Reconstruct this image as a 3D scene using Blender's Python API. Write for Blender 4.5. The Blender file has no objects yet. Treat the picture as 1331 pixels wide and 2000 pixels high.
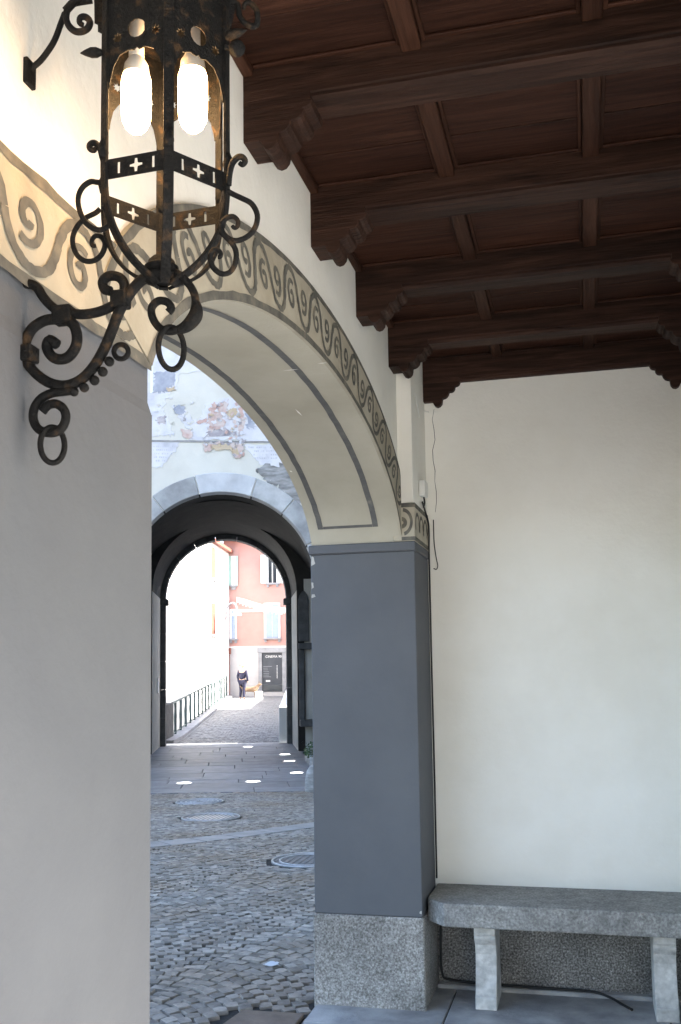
import bpy, bmesh, math, random
from mathutils import Vector, Matrix
R = math.radians
rnd = random.Random(7)
S = bpy.context.scene
COL = S.collection

# ------------------------------------------------------------------ camera
F, PX, PY, H = 1900.0, 665.5, 1132.05, 1.55           # focal length and principal point (px of a 1331x2000 frame), eye height
_p, _r = R(5.5), R(-.85)
_yaw = math.atan((1140 - PX) * math.cos(_p) / F)
_fw = Vector((-math.sin(_yaw) * math.cos(_p), math.cos(_yaw) * math.cos(_p), math.sin(_p)))
_rt = Vector((math.cos(_yaw), math.sin(_yaw), 0)); _up = _rt.cross(_fw)
RT = math.cos(_r) * _rt + math.sin(_r) * _up
UP = -math.sin(_r) * _rt + math.cos(_r) * _up
FW = _fw
EYE = Vector((0, 0, H))
cd = bpy.data.cameras.new('camera'); cam = bpy.data.objects.new('camera', cd); COL.objects.link(cam)
cam.matrix_world = Matrix(((RT.x, UP.x, -FW.x, 0), (RT.y, UP.y, -FW.y, 0), (RT.z, UP.z, -FW.z, H), (0, 0, 0, 1)))
cd.sensor_width = 36; cd.lens = F / 2000 * 36; cd.shift_y = (PY - 1000) / 2000
cd.clip_start = .05; cd.clip_end = 4000
S.camera = cam

# ------------------------------------------------------------------ world, sun, exposure
SUN_AZ, SUN_EL = 70.0, 40.0                          # compass degrees from +Y towards +X; elevation
w = bpy.data.worlds.new('World'); S.world = w; w.use_nodes = True
nt = w.node_tree; bg = nt.nodes['Background']
sky = nt.nodes.new('ShaderNodeTexSky'); sky.sky_type = 'NISHITA'; sky.sun_disc = False
sky.sun_elevation = R(SUN_EL); sky.sun_rotation = R(SUN_AZ); sky.air_density = 1; sky.dust_density = 2.5; sky.ozone_density = 1
nt.links.new(sky.outputs[0], bg.inputs[0]); bg.inputs[1].default_value = .15
sd = bpy.data.lights.new('sun', 'SUN'); sun = bpy.data.objects.new('sun', sd); COL.objects.link(sun)
sd.energy = 5.0; sd.angle = R(.5); sd.color = (1, .96, .90)
tosun = Vector((math.sin(R(SUN_AZ)) * math.cos(R(SUN_EL)), math.cos(R(SUN_AZ)) * math.cos(R(SUN_EL)), math.sin(R(SUN_EL))))
sun.rotation_euler = tosun.to_track_quat('Z', 'Y').to_euler(); sun.location = (10, -10, 30)
S.view_settings.view_transform = 'Standard'; S.view_settings.look = 'None'; S.view_settings.gamma = 1
S.view_settings.use_curve_mapping = False; S.view_settings.exposure = 2.68
S.render.engine = 'CYCLES'
S.cycles.max_bounces = 10; S.cycles.diffuse_bounces = 7; S.cycles.use_denoising = True
S.cycles.sample_clamp_indirect = 8

# ------------------------------------------------------------------ survey helpers: a sight line met with a plane
def ray(x, y): return FW + (x - PX) / F * RT - (y - PY) / F * UP
def on_x(x, y, X): r = ray(x, y); return EYE + r * (X / r.x)
def on_y(x, y, Y): r = ray(x, y); return EYE + r * (Y / r.y)
def on_z(x, y, Z): r = ray(x, y); return EYE + r * ((Z - H) / r.z)
def at_d(x, y, D): return EYE + ray(x, y) * D
def sstep(a, b, t): t = min(max((t - a) / (b - a), 0), 1); return t * t * (3 - 2 * t)
def gz(Y): return -.36 * sstep(4.5, 18, Y)            # the street dips gently towards the gate
def on_street(x, y):
    z = 0
    for i in range(40): p = on_z(x, y, z); z = .5 * z + .5 * gz(p.y)
    return p

# ------------------------------------------------------------------ materials
def _n(nt, t, **k):
    n = nt.nodes.new(t)
    for a, v in k.items():
        if a in n.inputs: n.inputs[a].default_value = v
        else: setattr(n, a, v)
    return n
def material(name, stops, scale=6, detail=6, rough=.8, bump=0, bscale=60, stretch=(1, 1, 1), spec=.3, metal=0, island=0, objrand=0, noise_rough=.6,
             fine=None, coords='Object', dist=0, emit=None, patch=None):
    m = bpy.data.materials.new(name); m.use_nodes = True; nt = m.node_tree; L = nt.links.new
    b = nt.nodes['Principled BSDF']; b.inputs['Roughness'].default_value = rough; b.inputs['Metallic'].default_value = metal
    b.inputs['Specular IOR Level'].default_value = spec
    tc = _n(nt, 'ShaderNodeTexCoord'); mp = _n(nt, 'ShaderNodeMapping'); mp.inputs['Scale'].default_value = stretch
    L(tc.outputs[coords], mp.inputs[0])
    if objrand or island:
        oi = _n(nt, 'ShaderNodeObjectInfo'); ge = _n(nt, 'ShaderNodeNewGeometry')
        ad = _n(nt, 'ShaderNodeMath', operation='ADD'); L(oi.outputs['Random'], ad.inputs[0])
        if island: L(ge.outputs['Random Per Island'], ad.inputs[1])
        fr = _n(nt, 'ShaderNodeMath', operation='FRACT'); L(ad.outputs[0], fr.inputs[0])
        ml = _n(nt, 'ShaderNodeMath', operation='MULTIPLY'); L(fr.outputs[0], ml.inputs[0]); ml.inputs[1].default_value = 37
        L(ml.outputs[0], mp.inputs['Location'])
    no = _n(nt, 'ShaderNodeTexNoise', Scale=scale, Detail=detail, Roughness=noise_rough, Distortion=dist); L(mp.outputs[0], no.inputs[0])
    cr = _n(nt, 'ShaderNodeValToRGB'); L(no.outputs[0], cr.inputs[0])
    el = cr.color_ramp.elements
    while len(el) < len(stops): el.new(.5)
    for e, (p, c) in zip(el, stops): e.position = p; e.color = (*c, 1)
    out = cr.outputs[0]
    if fine:                                             # speckle: (scale, strength)
        n2 = _n(nt, 'ShaderNodeTexNoise', Scale=fine[0], Detail=3, Roughness=.7); L(mp.outputs[0], n2.inputs[0])
        c2 = _n(nt, 'ShaderNodeValToRGB'); L(n2.outputs[0], c2.inputs[0])
        c2.color_ramp.elements[0].position = .38; c2.color_ramp.elements[1].position = .64
        c2.color_ramp.elements[0].color = (1 - fine[1],) * 3 + (1,); c2.color_ramp.elements[1].color = (1 + fine[1],) * 3 + (1,)
        mx = _n(nt, 'ShaderNodeMix', data_type='RGBA', blend_type='MULTIPLY'); mx.inputs[0].default_value = 1
        L(out, mx.inputs[6]); L(c2.outputs[0], mx.inputs[7]); out = mx.outputs[2]
    rr = island or objrand
    if rr:
        mr = _n(nt, 'ShaderNodeMapRange'); L(fr.outputs[0], mr.inputs[0]); mr.inputs[3].default_value = 1 - rr; mr.inputs[4].default_value = 1 + rr
        mx = _n(nt, 'ShaderNodeMix', data_type='RGBA', blend_type='MULTIPLY'); mx.inputs[0].default_value = 1
        L(out, mx.inputs[6]); L(mr.outputs[0], mx.inputs[7]); out = mx.outputs[2]
    if patch:                                            # broad dirt tones lying across many pieces: (scale, dark tint, light tint)
        gp = _n(nt, 'ShaderNodeNewGeometry'); n4 = _n(nt, 'ShaderNodeTexNoise', Scale=patch[0], Detail=5, Roughness=.6); L(gp.outputs['Position'], n4.inputs[0])
        c4 = _n(nt, 'ShaderNodeValToRGB'); L(n4.outputs[0], c4.inputs[0]); c4.color_ramp.elements[0].position = .36; c4.color_ramp.elements[1].position = .62
        c4.color_ramp.elements[0].color = (*patch[1], 1); c4.color_ramp.elements[1].color = (*patch[2], 1)
        mx = _n(nt, 'ShaderNodeMix', data_type='RGBA', blend_type='MULTIPLY'); mx.inputs[0].default_value = 1
        L(out, mx.inputs[6]); L(c4.outputs[0], mx.inputs[7]); out = mx.outputs[2]
    L(out, b.inputs['Base Color'])
    if bump:
        n3 = _n(nt, 'ShaderNodeTexNoise', Scale=bscale, Detail=6, Roughness=.6); L(mp.outputs[0], n3.inputs[0])
        bp = _n(nt, 'ShaderNodeBump', Strength=bump, Distance=.01); L(n3.outputs[0], bp.inputs['Height']); L(bp.outputs[0], b.inputs['Normal'])
    if emit:
        b.inputs['Emission Color'].default_value = (*emit[0], 1); b.inputs['Emission Strength'].default_value = emit[1]
    return m
def g(v, t=(1, 1, 1)): return (v * t[0], v * t[1], v * t[2])
M = {}
M['plaster'] = material('plaster', [(.3, (.775, .755, .695)), (.7, (.815, .80, .745))], 2.2, 8, .9, .2, 38, spec=.12, patch=(1.3, (.95, .94, .92), (1.03, 1.03, 1.03)))
M['grey_paint'] = material('grey_paint', [(.3, (.103, .107, .116)), (.7, (.119, .123, .131))], 2.5, 8, .8, .2, 45, spec=.15, patch=(1.7, (.96, .96, .955), (1.03, 1.03, 1.03)))
M['cream'] = material('cream_paint', [(.28, (.33, .30, .235)), (.5, (.40, .365, .29)), (.72, (.44, .405, .325))], 5, 9, .9, .25, 50, spec=.12, patch=(2.2, (.86, .84, .80), (1.05, 1.05, 1.05)))
M['soffit'] = material('soffit_paint', [(.3, (.42, .388, .312)), (.7, (.465, .432, .352))], 1.6, 8, .9, .18, 40, spec=.12, patch=(1.6, (.93, .92, .90), (1.04, 1.04, 1.04)))
M['scroll'] = material('scroll_paint', [(.3, (.085, .082, .074)), (.52, (.13, .125, .108)), (.70, (.20, .18, .142)), (.8, (.34, .30, .23))], 18, 9, .9, spec=.1)
M['stripe'] = material('stripe_paint', [(.3, (.105, .105, .105)), (.65, (.145, .142, .135)), (.82, (.26, .24, .2))], 16, 6, .9, spec=.1)
M['granite'] = material('granite', [(.34, (.12, .112, .10)), (.46, (.225, .213, .195)), (.56, (.32, .305, .282)), (.68, (.47, .45, .42))], 120, 8, .8, .4, 140, fine=(3, .2))
M['granite_dark'] = material('granite_dark', [(.36, (.06, .056, .05)), (.48, (.14, .133, .123)), (.58, (.24, .23, .215)), (.7, (.42, .41, .385))], 110, 8, .85, .4, 140, fine=(2.5, .3))
M['bench'] = material('bench_stone', [(.33, (.155, .15, .143)), (.5, (.24, .235, .225)), (.68, (.345, .338, .32))], 90, 9, .75, .35, 140, fine=(22, .16), patch=(3.5, (.82, .82, .82), (1.1, 1.1, 1.08)))
M['leg'] = material('bench_leg_stone', [(.35, (.42, .41, .385)), (.65, (.58, .565, .535))], 30, 8, .8, .3, 120, fine=(7, .22))
M['floor'] = material('floor_stone', [(.3, (.21, .21, .212)), (.5, (.31, .308, .305)), (.75, (.42, .415, .40))], 7, 10, .6, .35, 60, objrand=.10, patch=(3, (.75, .75, .76), (1.1, 1.1, 1.1)), spec=.4)
M['cobble'] = material('cobble', [(.28, (.095, .091, .085)), (.5, (.172, .164, .151)), (.74, (.28, .264, .238))], 13, 9, .62, .6, 60, island=.38, spec=.35, patch=(1.1, (.92, .80, .68), (1.12, 1.12, 1.12)))
M['joint'] = material('joint_sand', [(.3, (.016, .016, .016)), (.7, (.04, .038, .034))], 20, 8, .95, .5, 80)
M['slab'] = material('slab_stone', [(.3, (.085, .09, .102)), (.55, (.128, .134, .147)), (.75, (.18, .184, .194))], 4, 9, .6, .3, 50, objrand=.16, spec=.4)
M['gutter'] = material('gutter_stone', [(.3, (.17, .168, .165)), (.7, (.26, .255, .25))], 5, 9, .6, .3, 60, objrand=.08)
M['rust'] = material('brown_stone', [(.3, (.11, .082, .062)), (.6, (.17, .13, .10)), (.8, (.22, .18, .14))], 9, 9, .8, .3, 70)
M['iron'] = material('wrought_iron', [(.35, (.0045, .0045, .0044)), (.56, (.009, .0082, .0074)), (.70, (.05, .029, .014))], 45, 6, .68, .5, 160, spec=.16)
M['castiron'] = material('cast_iron', [(.3, (.26, .26, .265)), (.7, (.40, .40, .405))], 20, 6, .38, .3, 90, spec=.6, metal=.5)
M['coverplate'] = material('cover_plate', [(.3, (.07, .07, .072)), (.7, (.13, .13, .132))], 20, 6, .5, .3, 90, spec=.5)
M['wood_x'] = material('wood_boards', [(.3, (.016, .0062, .0034)), (.5, (.034, .0132, .0075)), (.7, (.054, .0225, .0135))], 5, 9, .62, .35, 12, stretch=(.55, 9, 9), objrand=.3, dist=.6, spec=.14)
M['wood_y'] = material('wood_battens', [(.3, (.019, .0078, .0044)), (.5, (.038, .0158, .0090)), (.7, (.062, .027, .0162))], 5, 9, .62, .35, 12, stretch=(9, .6, 9), objrand=.3, dist=.6, spec=.14)
M['beam'] = material('wood_beam', [(.3, (.013, .0062, .0039)), (.5, (.031, .0146, .0094)), (.72, (.060, .029, .0192))], 4, 9, .6, .4, 12, stretch=(.7, 9, 9), objrand=.26, dist=.7, spec=.14)
M['bulb'] = material('bulb_glow', [(0, (1, .9, .7)), (1, (1, .9, .7))], 1, 1, .4, emit=((1, .60, .27), 12))
M['cap'] = material('bulb_collar', [(0, (.8, .76, .68)), (1, (.8, .76, .68))], 1, 1, .4)
M['cable'] = material('cable_black', [(0, (.012, .012, .012)), (1, (.02, .02, .02))], 10, 2, .5)
M['wplastic'] = material('white_plastic', [(0, (.66, .65, .61)), (1, (.72, .71, .67))], 5, 3, .45)
M['white'] = material('white_paint', [(.3, (.74, .73, .70)), (.7, (.8, .79, .77))], 3, 5, .8)
M['facade'] = material('facade_plaster', [(.3, (.58, .55, .485)), (.55, (.655, .625, .555)), (.75, (.70, .675, .61))], .9, 9, .95, .2, 14, spec=.1)
M['fresco_pale'] = material('fresco_pale', [(.3, (.50, .48, .50)), (.45, (.62, .60, .62)), (.6, (.70, .675, .675)), (.75, (.63, .58, .565))], 2.4, 12, .95, .2, 14, spec=.1)
M['fresco_blue'] = material('fresco_blue', [(.32, (.24, .25, .30)), (.5, (.36, .37, .42)), (.7, (.50, .49, .52))], 3, 10, .95, spec=.1)
M['fresco_red'] = material('fresco_red', [(.3, (.46, .24, .20)), (.45, (.56, .38, .33)), (.58, (.60, .52, .48)), (.72, (.57, .38, .33))], 2.6, 9, .95, spec=.1, dist=.8)
M['fresco_ochre'] = material('fresco_ochre', [(.3, (.50, .37, .24)), (.6, (.57, .46, .33)), (.75, (.58, .52, .45))], 4, 9, .95, spec=.1)
M['fresco_grey'] = material('fresco_grey', [(.3, (.26, .23, .24)), (.5, (.38, .34, .35)), (.62, (.53, .48, .48)), (.78, (.44, .32, .30))], 5, 9, .95, spec=.1, dist=1)
M['lettering'] = material('worn_lettering', [(.35, (.44, .42, .45)), (.65, (.62, .60, .62))], 9, 6, .95)
M['rubble'] = material('rubble_stone', [(.3, (.16, .15, .14)), (.5, (.30, .29, .28)), (.7, (.46, .44, .43))], 5, 9, .95, .6, 20, stretch=(.6, 1, 2.4))
M['voussoir'] = material('voussoir_stone', [(.28, (.23, .228, .228)), (.5, (.36, .356, .352)), (.72, (.50, .495, .49))], 2.2, 10, .85, .35, 25, objrand=.18)
M['voussoir_pale'] = material('voussoir_pale', [(.28, (.42, .42, .43)), (.5, (.53, .53, .54)), (.72, (.61, .61, .61))], 2.2, 10, .85, .35, 25)
M['vault'] = material('shaded_vault_stone', [(.3, (.014, .013, .012)), (.6, (.026, .024, .022)), (.8, (.042, .04, .036))], 3, 9, .95, .4, 20)  # toned near black: the hall's darkness is put into the colour
M['passage'] = material('passage_plaster', [(.3, (.36, .345, .31)), (.7, (.48, .46, .42))], 2, 9, .95, .2, 30)
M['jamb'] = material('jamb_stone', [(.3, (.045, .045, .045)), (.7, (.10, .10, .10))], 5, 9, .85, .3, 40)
M['setts'] = material('bridge_setts', [(.35, (.12, .122, .13)), (.5, (.165, .168, .175)), (.65, (.21, .212, .216))], 9, 6, .6, .5, 30)
M['pink'] = material('pink_render', [(.3, (.40, .225, .195)), (.7, (.45, .26, .225))], 1.1, 6, .9, .1, 40)
M['shop_wall'] = material('shop_wall', [(.3, (.42, .40, .395)), (.7, (.48, .46, .45))], 2, 7, .9, .15, 30)
M['frame_stone'] = material('frame_stone', [(.3, (.22, .22, .23)), (.7, (.31, .31, .32))], 4, 8, .8, .2, 40)
M['shutter'] = material('shutter_blue', [(.3, (.27, .33, .44)), (.7, (.32, .38, .49))], 5, 4, .6)
M['shutter_green'] = material('shutter_green', [(.3, (.32, .46, .40)), (.7, (.37, .51, .45))], 5, 4, .6)
M['dark'] = material('dark_panel', [(.3, (.05, .054, .062)), (.7, (.075, .08, .09))], 2, 5, .45)
M['glass'] = material('dark_glass', [(0, (.03, .035, .04)), (1, (.05, .055, .06))], 2, 2, .08, spec=.6)
M['redwood'] = material('red_wood', [(.3, (.16, .05, .035)), (.7, (.25, .09, .06))], 4, 6, .7)
M['rail'] = material('railing_iron', [(.3, (.05, .075, .075)), (.7, (.10, .14, .135))], 8, 5, .5, spec=.5)
M['roof'] = material('roof_tile', [(.3, (.22, .08, .05)), (.7, (.34, .14, .09))], 6, 6, .85)
M['skin'] = material('skin', [(0, (.55, .36, .27)), (1, (.6, .4, .3))], 2, 2, .6)
M['jacket'] = material('navy_cloth', [(.3, (.02, .02, .04)), (.7, (.04, .04, .075))], 12, 5, .9)
M['hatstraw'] = material('straw', [(.3, (.34, .30, .23)), (.7, (.42, .37, .29))], 12, 5, .9)
M['shirt'] = material('white_cloth', [(.3, (.7, .7, .7)), (.7, (.8, .8, .8))], 12, 5, .9)
M['fur'] = material('tan_fur', [(.3, (.16, .10, .06)), (.6, (.25, .17, .11)), (.8, (.34, .27, .2))], 9, 8, .95, .4, 60)
M['leaf'] = material('leaf', [(.3, (.025, .045, .02)), (.7, (.06, .10, .04))], 12, 5, .6, island=.3)
M['terrain'] = material('pale_paving', [(.3, (.42, .41, .39)), (.7, (.50, .49, .47))], .6, 9, .9, .2, 20)
M['litter'] = material('litter', [(0, (.36, .38, .42)), (1, (.48, .50, .54))], 3, 2, .5)
M['lamp_disc'] = material('ground_lamp_glass', [(0, (.9, .9, .9)), (1, (.9, .9, .9))], 1, 1, .3, emit=((1, .98, .95), 1.6))

# ------------------------------------------------------------------ mesh helpers
def place(o, parent):
    COL.objects.link(o)
    if parent is not None:
        o.parent = parent
        o.matrix_parent_inverse = parent.matrix_basis.inverted() if not parent.get('_local') else Matrix()
    return o
def tag(o, label=None, cat=None, group=None, kind=None):
    for k, v in (('label', label), ('category', cat), ('group', group), ('kind', kind)):
        if v: o[k] = v
    return o
def empty(name, loc=(0, 0, 0), rz=0, local=False):
    o = bpy.data.objects.new(name, None); o.location = loc; o.rotation_euler = (0, 0, rz); o.empty_display_size = .1
    o.matrix_basis = Matrix.Translation(loc) @ Matrix.Rotation(rz, 4, 'Z')
    if local: o['_local'] = 1
    COL.objects.link(o); return o
class MB:
    def __init__(s): s.v = []; s.f = []
    def add(s, vs, fs):
        k = len(s.v); s.v += [tuple(v) for v in vs]; s.f += [tuple(i + k for i in f) for f in fs]; return s
    def box(s, x0, x1, y0, y1, z0, z1):
        return s.add([(x0, y0, z0), (x1, y0, z0), (x1, y1, z0), (x0, y1, z0), (x0, y0, z1), (x1, y0, z1), (x1, y1, z1), (x0, y1, z1)],
                     [(0, 3, 2, 1), (4, 5, 6, 7), (0, 1, 5, 4), (1, 2, 6, 5), (2, 3, 7, 6), (3, 0, 4, 7)])
    def prism(s, pts, fn, a, b):                         # polygon pts (2d) swept from a to b; fn(p, q, t) -> 3d
        n = len(pts)
        vs = [fn(p[0], p[1], a) for p in pts] + [fn(p[0], p[1], b) for p in pts]
        return s.add(vs, [tuple(range(n))[::-1], tuple(range(n, 2 * n))] + [(i, (i + 1) % n, n + (i + 1) % n, n + i) for i in range(n)])
    def strip(s, A, B):
        n = len(A); return s.add(list(A) + list(B), [(i, i + 1, n + i + 1, n + i) for i in range(n - 1)])
    def tube(s, path, r, n=8, cap=True, flat=None):      # flat = (unit vector, half width): a flat bar instead of a round one
        path = [Vector(p) for p in path]; m = len(path); rs = r if isinstance(r, (list, tuple)) else [r] * m
        T = [(path[min(i + 1, m - 1)] - path[max(i - 1, 0)]).normalized() for i in range(m)]
        if flat: nrm = Vector(flat[0])
        else:
            nrm = T[0].orthogonal().normalized()
        k = len(s.v); ring = 4 if flat else n
        for i in range(m):
            t = T[i]; u = (nrm - t * nrm.dot(t)).normalized(); nrm = Vector(flat[0]) if flat else u; v = t.cross(u)
            if flat:
                for a, b in ((1, 1), (-1, 1), (-1, -1), (1, -1)): s.v.append(tuple(path[i] + u * flat[1] * a + v * rs[i] * b))
            else:
                for j in range(n): a = 2 * math.pi * j / n; s.v.append(tuple(path[i] + (u * math.cos(a) + v * math.sin(a)) * rs[i]))
        for i in range(m - 1):
            for j in range(ring): s.f.append((k + i * ring + j, k + i * ring + (j + 1) % ring, k + (i + 1) * ring + (j + 1) % ring, k + (i + 1) * ring + j))
        if cap:
            s.f.append(tuple(range(k, k + ring))[::-1]); s.f.append(tuple(range(k + (m - 1) * ring, k + m * ring)))
        return s
    def loop(s, path, r, n=8):                           # closed tube
        path = [Vector(p) for p in path]; m = len(path); k = len(s.v)
        c = sum(path, Vector()) / m; ax = (path[0] - c).cross(path[m // 4] - c).normalized()
        for i in range(m):
            t = (path[(i + 1) % m] - path[i - 1]).normalized(); v = t.cross(ax)
            for j in range(n): a = 2 * math.pi * j / n; s.v.append(tuple(path[i] + (ax * math.cos(a) + v * math.sin(a)) * r))
        for i in range(m):
            for j in range(n): s.f.append((k + i * n + j, k + i * n + (j + 1) % n, k + ((i + 1) % m) * n + (j + 1) % n, k + ((i + 1) % m) * n + j))
        return s
    def lathe(s, prof, c, n=20):                         # prof: (r, z)
        k = len(s.v); m = len(prof)
        for r, z in prof:
            for j in range(n): a = 2 * math.pi * j / n; s.v.append((c[0] + r * math.cos(a), c[1] + r * math.sin(a), c[2] + z))
        for i in range(m - 1):
            for j in range(n): s.f.append((k + i * n + j, k + i * n + (j + 1) % n, k + (i + 1) * n + (j + 1) % n, k + (i + 1) * n + j))
        s.f.append(tuple(range(k, k + n))[::-1]); s.f.append(tuple(range(k + (m - 1) * n, k + m * n))); return s
    def mesh(s, name, mat, bevel=0, smooth=False, seg=1, norm=True):
        me = bpy.data.meshes.new(name); me.from_pydata(s.v, [], s.f); me.update()
        if bevel or norm:
            bm = bmesh.new(); bm.from_mesh(me)
            if norm: bmesh.ops.recalc_face_normals(bm, faces=bm.faces)
            if bevel:
                es = [e for e in bm.edges if len(e.link_faces) == 2 and e.calc_face_angle(0) > .6]
                bmesh.ops.bevel(bm, geom=es, offset=bevel, segments=seg, affect='EDGES', profile=.6, clamp_overlap=True)
            bm.to_mesh(me); bm.free()
        if smooth:
            for p in me.polygons: p.use_smooth = True
            if smooth != True:
                me.set_sharp_from_angle(angle=R(smooth))
        if mat: me.materials.append(M[mat] if isinstance(mat, str) else mat)
        return me
    def build(s, name, mat, parent=None, **k):
        return place(bpy.data.objects.new(name, s.mesh(name, mat, **k)), parent)
def smooth_path(pts, n=4):
    P = [Vector(p) for p in pts]; out = []
    for i in range(len(P) - 1):
        a, b, c, d = P[max(i - 1, 0)], P[i], P[i + 1], P[min(i + 2, len(P) - 1)]
        for j in range(n):
            t = j / n
            out.append(.5 * ((2 * b) + (c - a) * t + (2 * a - 5 * b + 4 * c - d) * t * t + (3 * b - a - 3 * c + d) * t ** 3))
    return out + [P[-1]]
def sheet(outlines, thick, mtx, bevel=0):                # a flat plate with holes, from 2d outlines
    cu = bpy.data.curves.new('sheet', 'CURVE'); cu.dimensions = '2D'; cu.fill_mode = 'BOTH'; cu.extrude = thick / 2; cu.bevel_depth = bevel
    for o in outlines:
        sp = cu.splines.new('POLY'); sp.points.add(len(o) - 1); sp.use_cyclic_u = True
        for p, q in zip(sp.points, o): p.co = (q[0], q[1], 0, 1)
    ob = bpy.data.objects.new('sheet', cu); me = bpy.data.meshes.new_from_object(ob)
    bpy.data.objects.remove(ob); bpy.data.curves.remove(cu); me.transform(mtx); return me
def mobj(name, me, mat, parent=None):
    me.materials.clear(); me.materials.append(M[mat]); me.name = name
    return place(bpy.data.objects.new(name, me), parent)
def frame(o, x, y):                                      # matrix from an origin and two axes
    x = Vector(x).normalized(); y = Vector(y).normalized(); z = x.cross(y); o = Vector(o)
    return Matrix(((x.x, y.x, z.x, o.x), (x.y, y.y, z.y, o.y), (x.z, y.z, z.z, o.z), (0, 0, 0, 1)))
def ragged(pts, n=5, amp=.03):                           # roughen an outline
    out = []
    for i, p in enumerate(pts):
        q = pts[(i + 1) % len(pts)]
        for j in range(n):
            t = j / n; out.append((p[0] + (q[0] - p[0]) * t + rnd.uniform(-amp, amp), p[1] + (q[1] - p[1]) * t + rnd.uniform(-amp, amp)))
    return out

# ================================================================== GROUND
WX, SX = -.845, -1.287            # portico face and street face of the arcade wall
EY = 5.0                          # end wall
BACK = -2.6                       # open end of the portico behind the camera
RX = .565                         # inner side wall
NX = 3.2                          # underside of the ceiling boards
m = MB(); m.box(-2000, 2000, -2000, 2000, -2, -.62); tag(m.build('ground', 'terrain'), kind='structure')
# street bed
m = MB(); ys = [-14 + i * .5 for i in range(67)]; xs = [-26, -12, -6, SX - .01]
for i in range(len(ys) - 1):
    for j in range(3):
        a, b = ys[i], ys[i + 1]
        m.add([(xs[j], a, gz(a) - .016), (xs[j + 1], a, gz(a) - .016), (xs[j + 1], b, gz(b) - .016), (xs[j], b, gz(b) - .016)], [(0, 1, 2, 3)])
street = tag(m.build('street', 'joint', norm=False), kind='structure')
# cobbles: segmental arcs
GU = Vector((-math.sin(R(20)), math.cos(R(20)), 0)); GV = Vector((math.cos(R(20)), math.sin(R(20)), 0))    # gate axes
slab_c = on_street(450, 1547)
def slab_dist(p): return (Vector((p[0], p[1], 0)) - Vector((slab_c.x, slab_c.y, 0))).dot(GU)
gut = [on_street(x, y) for x, y in ((120, 1668), (290, 1650), (400, 1639), (500, 1626), (612, 1611), (760, 1590))]
gut = smooth_path(gut, 8)
holes = [(on_street(390, 1566.5), .345), (on_street(412, 1597), .36), (on_street(604, 1681), .33)]
brown = [on_street(*p) for p in ((425, 1999), (470, 1975), (602, 1976), (598, 1999))]
cob = []
LW = 1.25; ca, sa = math.cos(R(-14)), math.sin(R(-14))
def blocked(x, y, pad=.05):
    if x > SX - .03 or y > 16.2 or slab_dist((x, y)) > -.05: return True
    for c, r in holes:
        if (x - c.x) ** 2 + (y - c.y) ** 2 < (r + pad) ** 2: return True
    for q in gut:
        if abs(x - q.x) < .25 and abs(y - q.y) < .25 and (x - q.x) ** 2 + (y - q.y) ** 2 < .185 ** 2: return True
    if x > -1.685 and 3.95 < y < 4.475: return True
    return False
for lane in range(-6, 9):
    v = -2.0
    while v < 19:
        n = 18; sag = .42
        for k in range(n):
            q = (k + .5) / n * 2 - 1
            uu = lane * LW + q * LW / 2; vv = v + sag * (1 - q * q)
            ang = math.atan2(-2 * sag * q, LW / 2)
            x = -3.2 + ca * uu - sa * vv + rnd.uniform(-.008, .008); y = ca * vv + sa * uu + rnd.uniform(-.008, .008)
            if x < -7.2 or y < 1.5 or y < 4 and x < -4 or blocked(x, y): continue
            cob.append((x, y, ang + R(-14) + rnd.uniform(-.1, .1), rnd.uniform(.9, 1.1), rnd.uniform(.9, 1.08), rnd.uniform(-.006, .003)))
        v += .076
CL, CWd = LW / 18 * .57, .0385                             # half sizes of a sett
def sett_proto(k):
    rr = random.Random(100 + k); m = MB(); c = []
    for a, b in ((-1, -1), (1, -1), (1, 1), (-1, 1)): c.append((a * CL * rr.uniform(.80, .96), b * CWd * rr.uniform(.74, .95)))
    c8 = []
    for i in range(4):
        p, q = c[i], c[(i + 1) % 4]; c8 += [p, ((p[0] + q[0]) / 2 * rr.uniform(.98, 1.06), (p[1] + q[1]) / 2 * rr.uniform(1.0, 1.09))]
    n = 8; t = [rr.uniform(-.002, .002) for _ in range(n)]
    vs = [(p[0], p[1], -.03) for p in c8] + [(p[0], p[1], -.006 + tt) for p, tt in zip(c8, t)] + [(p[0] * .91, p[1] * .90, tt) for p, tt in zip(c8, t)] + [(0, 0, .0015)]
    fs = []
    for i in range(n):
        j = (i + 1) % n; fs += [(i, j, n + j, n + i), (n + i, n + j, 2 * n + j, 2 * n + i), (2 * n + i, 2 * n + j, 3 * n)]
    return vs, fs
protos = [sett_proto(k) for k in range(14)]
pm = []
for vs, fs in protos: q = MB(); q.add(vs, fs); pm.append(q.mesh('sett', 'cobble', smooth=30, norm=False))
def seen(p):
    d = Vector(p) - EYE; z = d.dot(FW)
    if z < .2: return False
    x = PX + F * d.dot(RT) / z; y = PY - F * d.dot(UP) / z
    return 284 < x < 619 and y < 2012
vis = sorted([c for c in cob if seen((c[0], c[1], gz(c[1])))], key=lambda c: c[0] ** 2 + c[1] ** 2)[:300]
vs_ = set(vis)
for i, c in enumerate(vis):
    o = bpy.data.objects.new('sett', pm[i * 7 % 14]); place(o, street)
    o.location = (c[0], c[1], gz(c[1]) + c[5]); o.rotation_euler = (rnd.uniform(-.03, .03), rnd.uniform(-.03, .03), c[2]); o.scale = (c[3], c[4], 1)
m = MB()
for i, c in enumerate(cob):
    if c in vs_: continue
    vs, fs = protos[i * 5 % 14]; cc, ss = math.cos(c[2]), math.sin(c[2]); z = gz(c[1]) + c[5]
    m.add([(c[0] + cc * a * c[3] - ss * b * c[4], c[1] + ss * a * c[3] + cc * b * c[4], z + h) for a, b, h in vs], fs)
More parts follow.
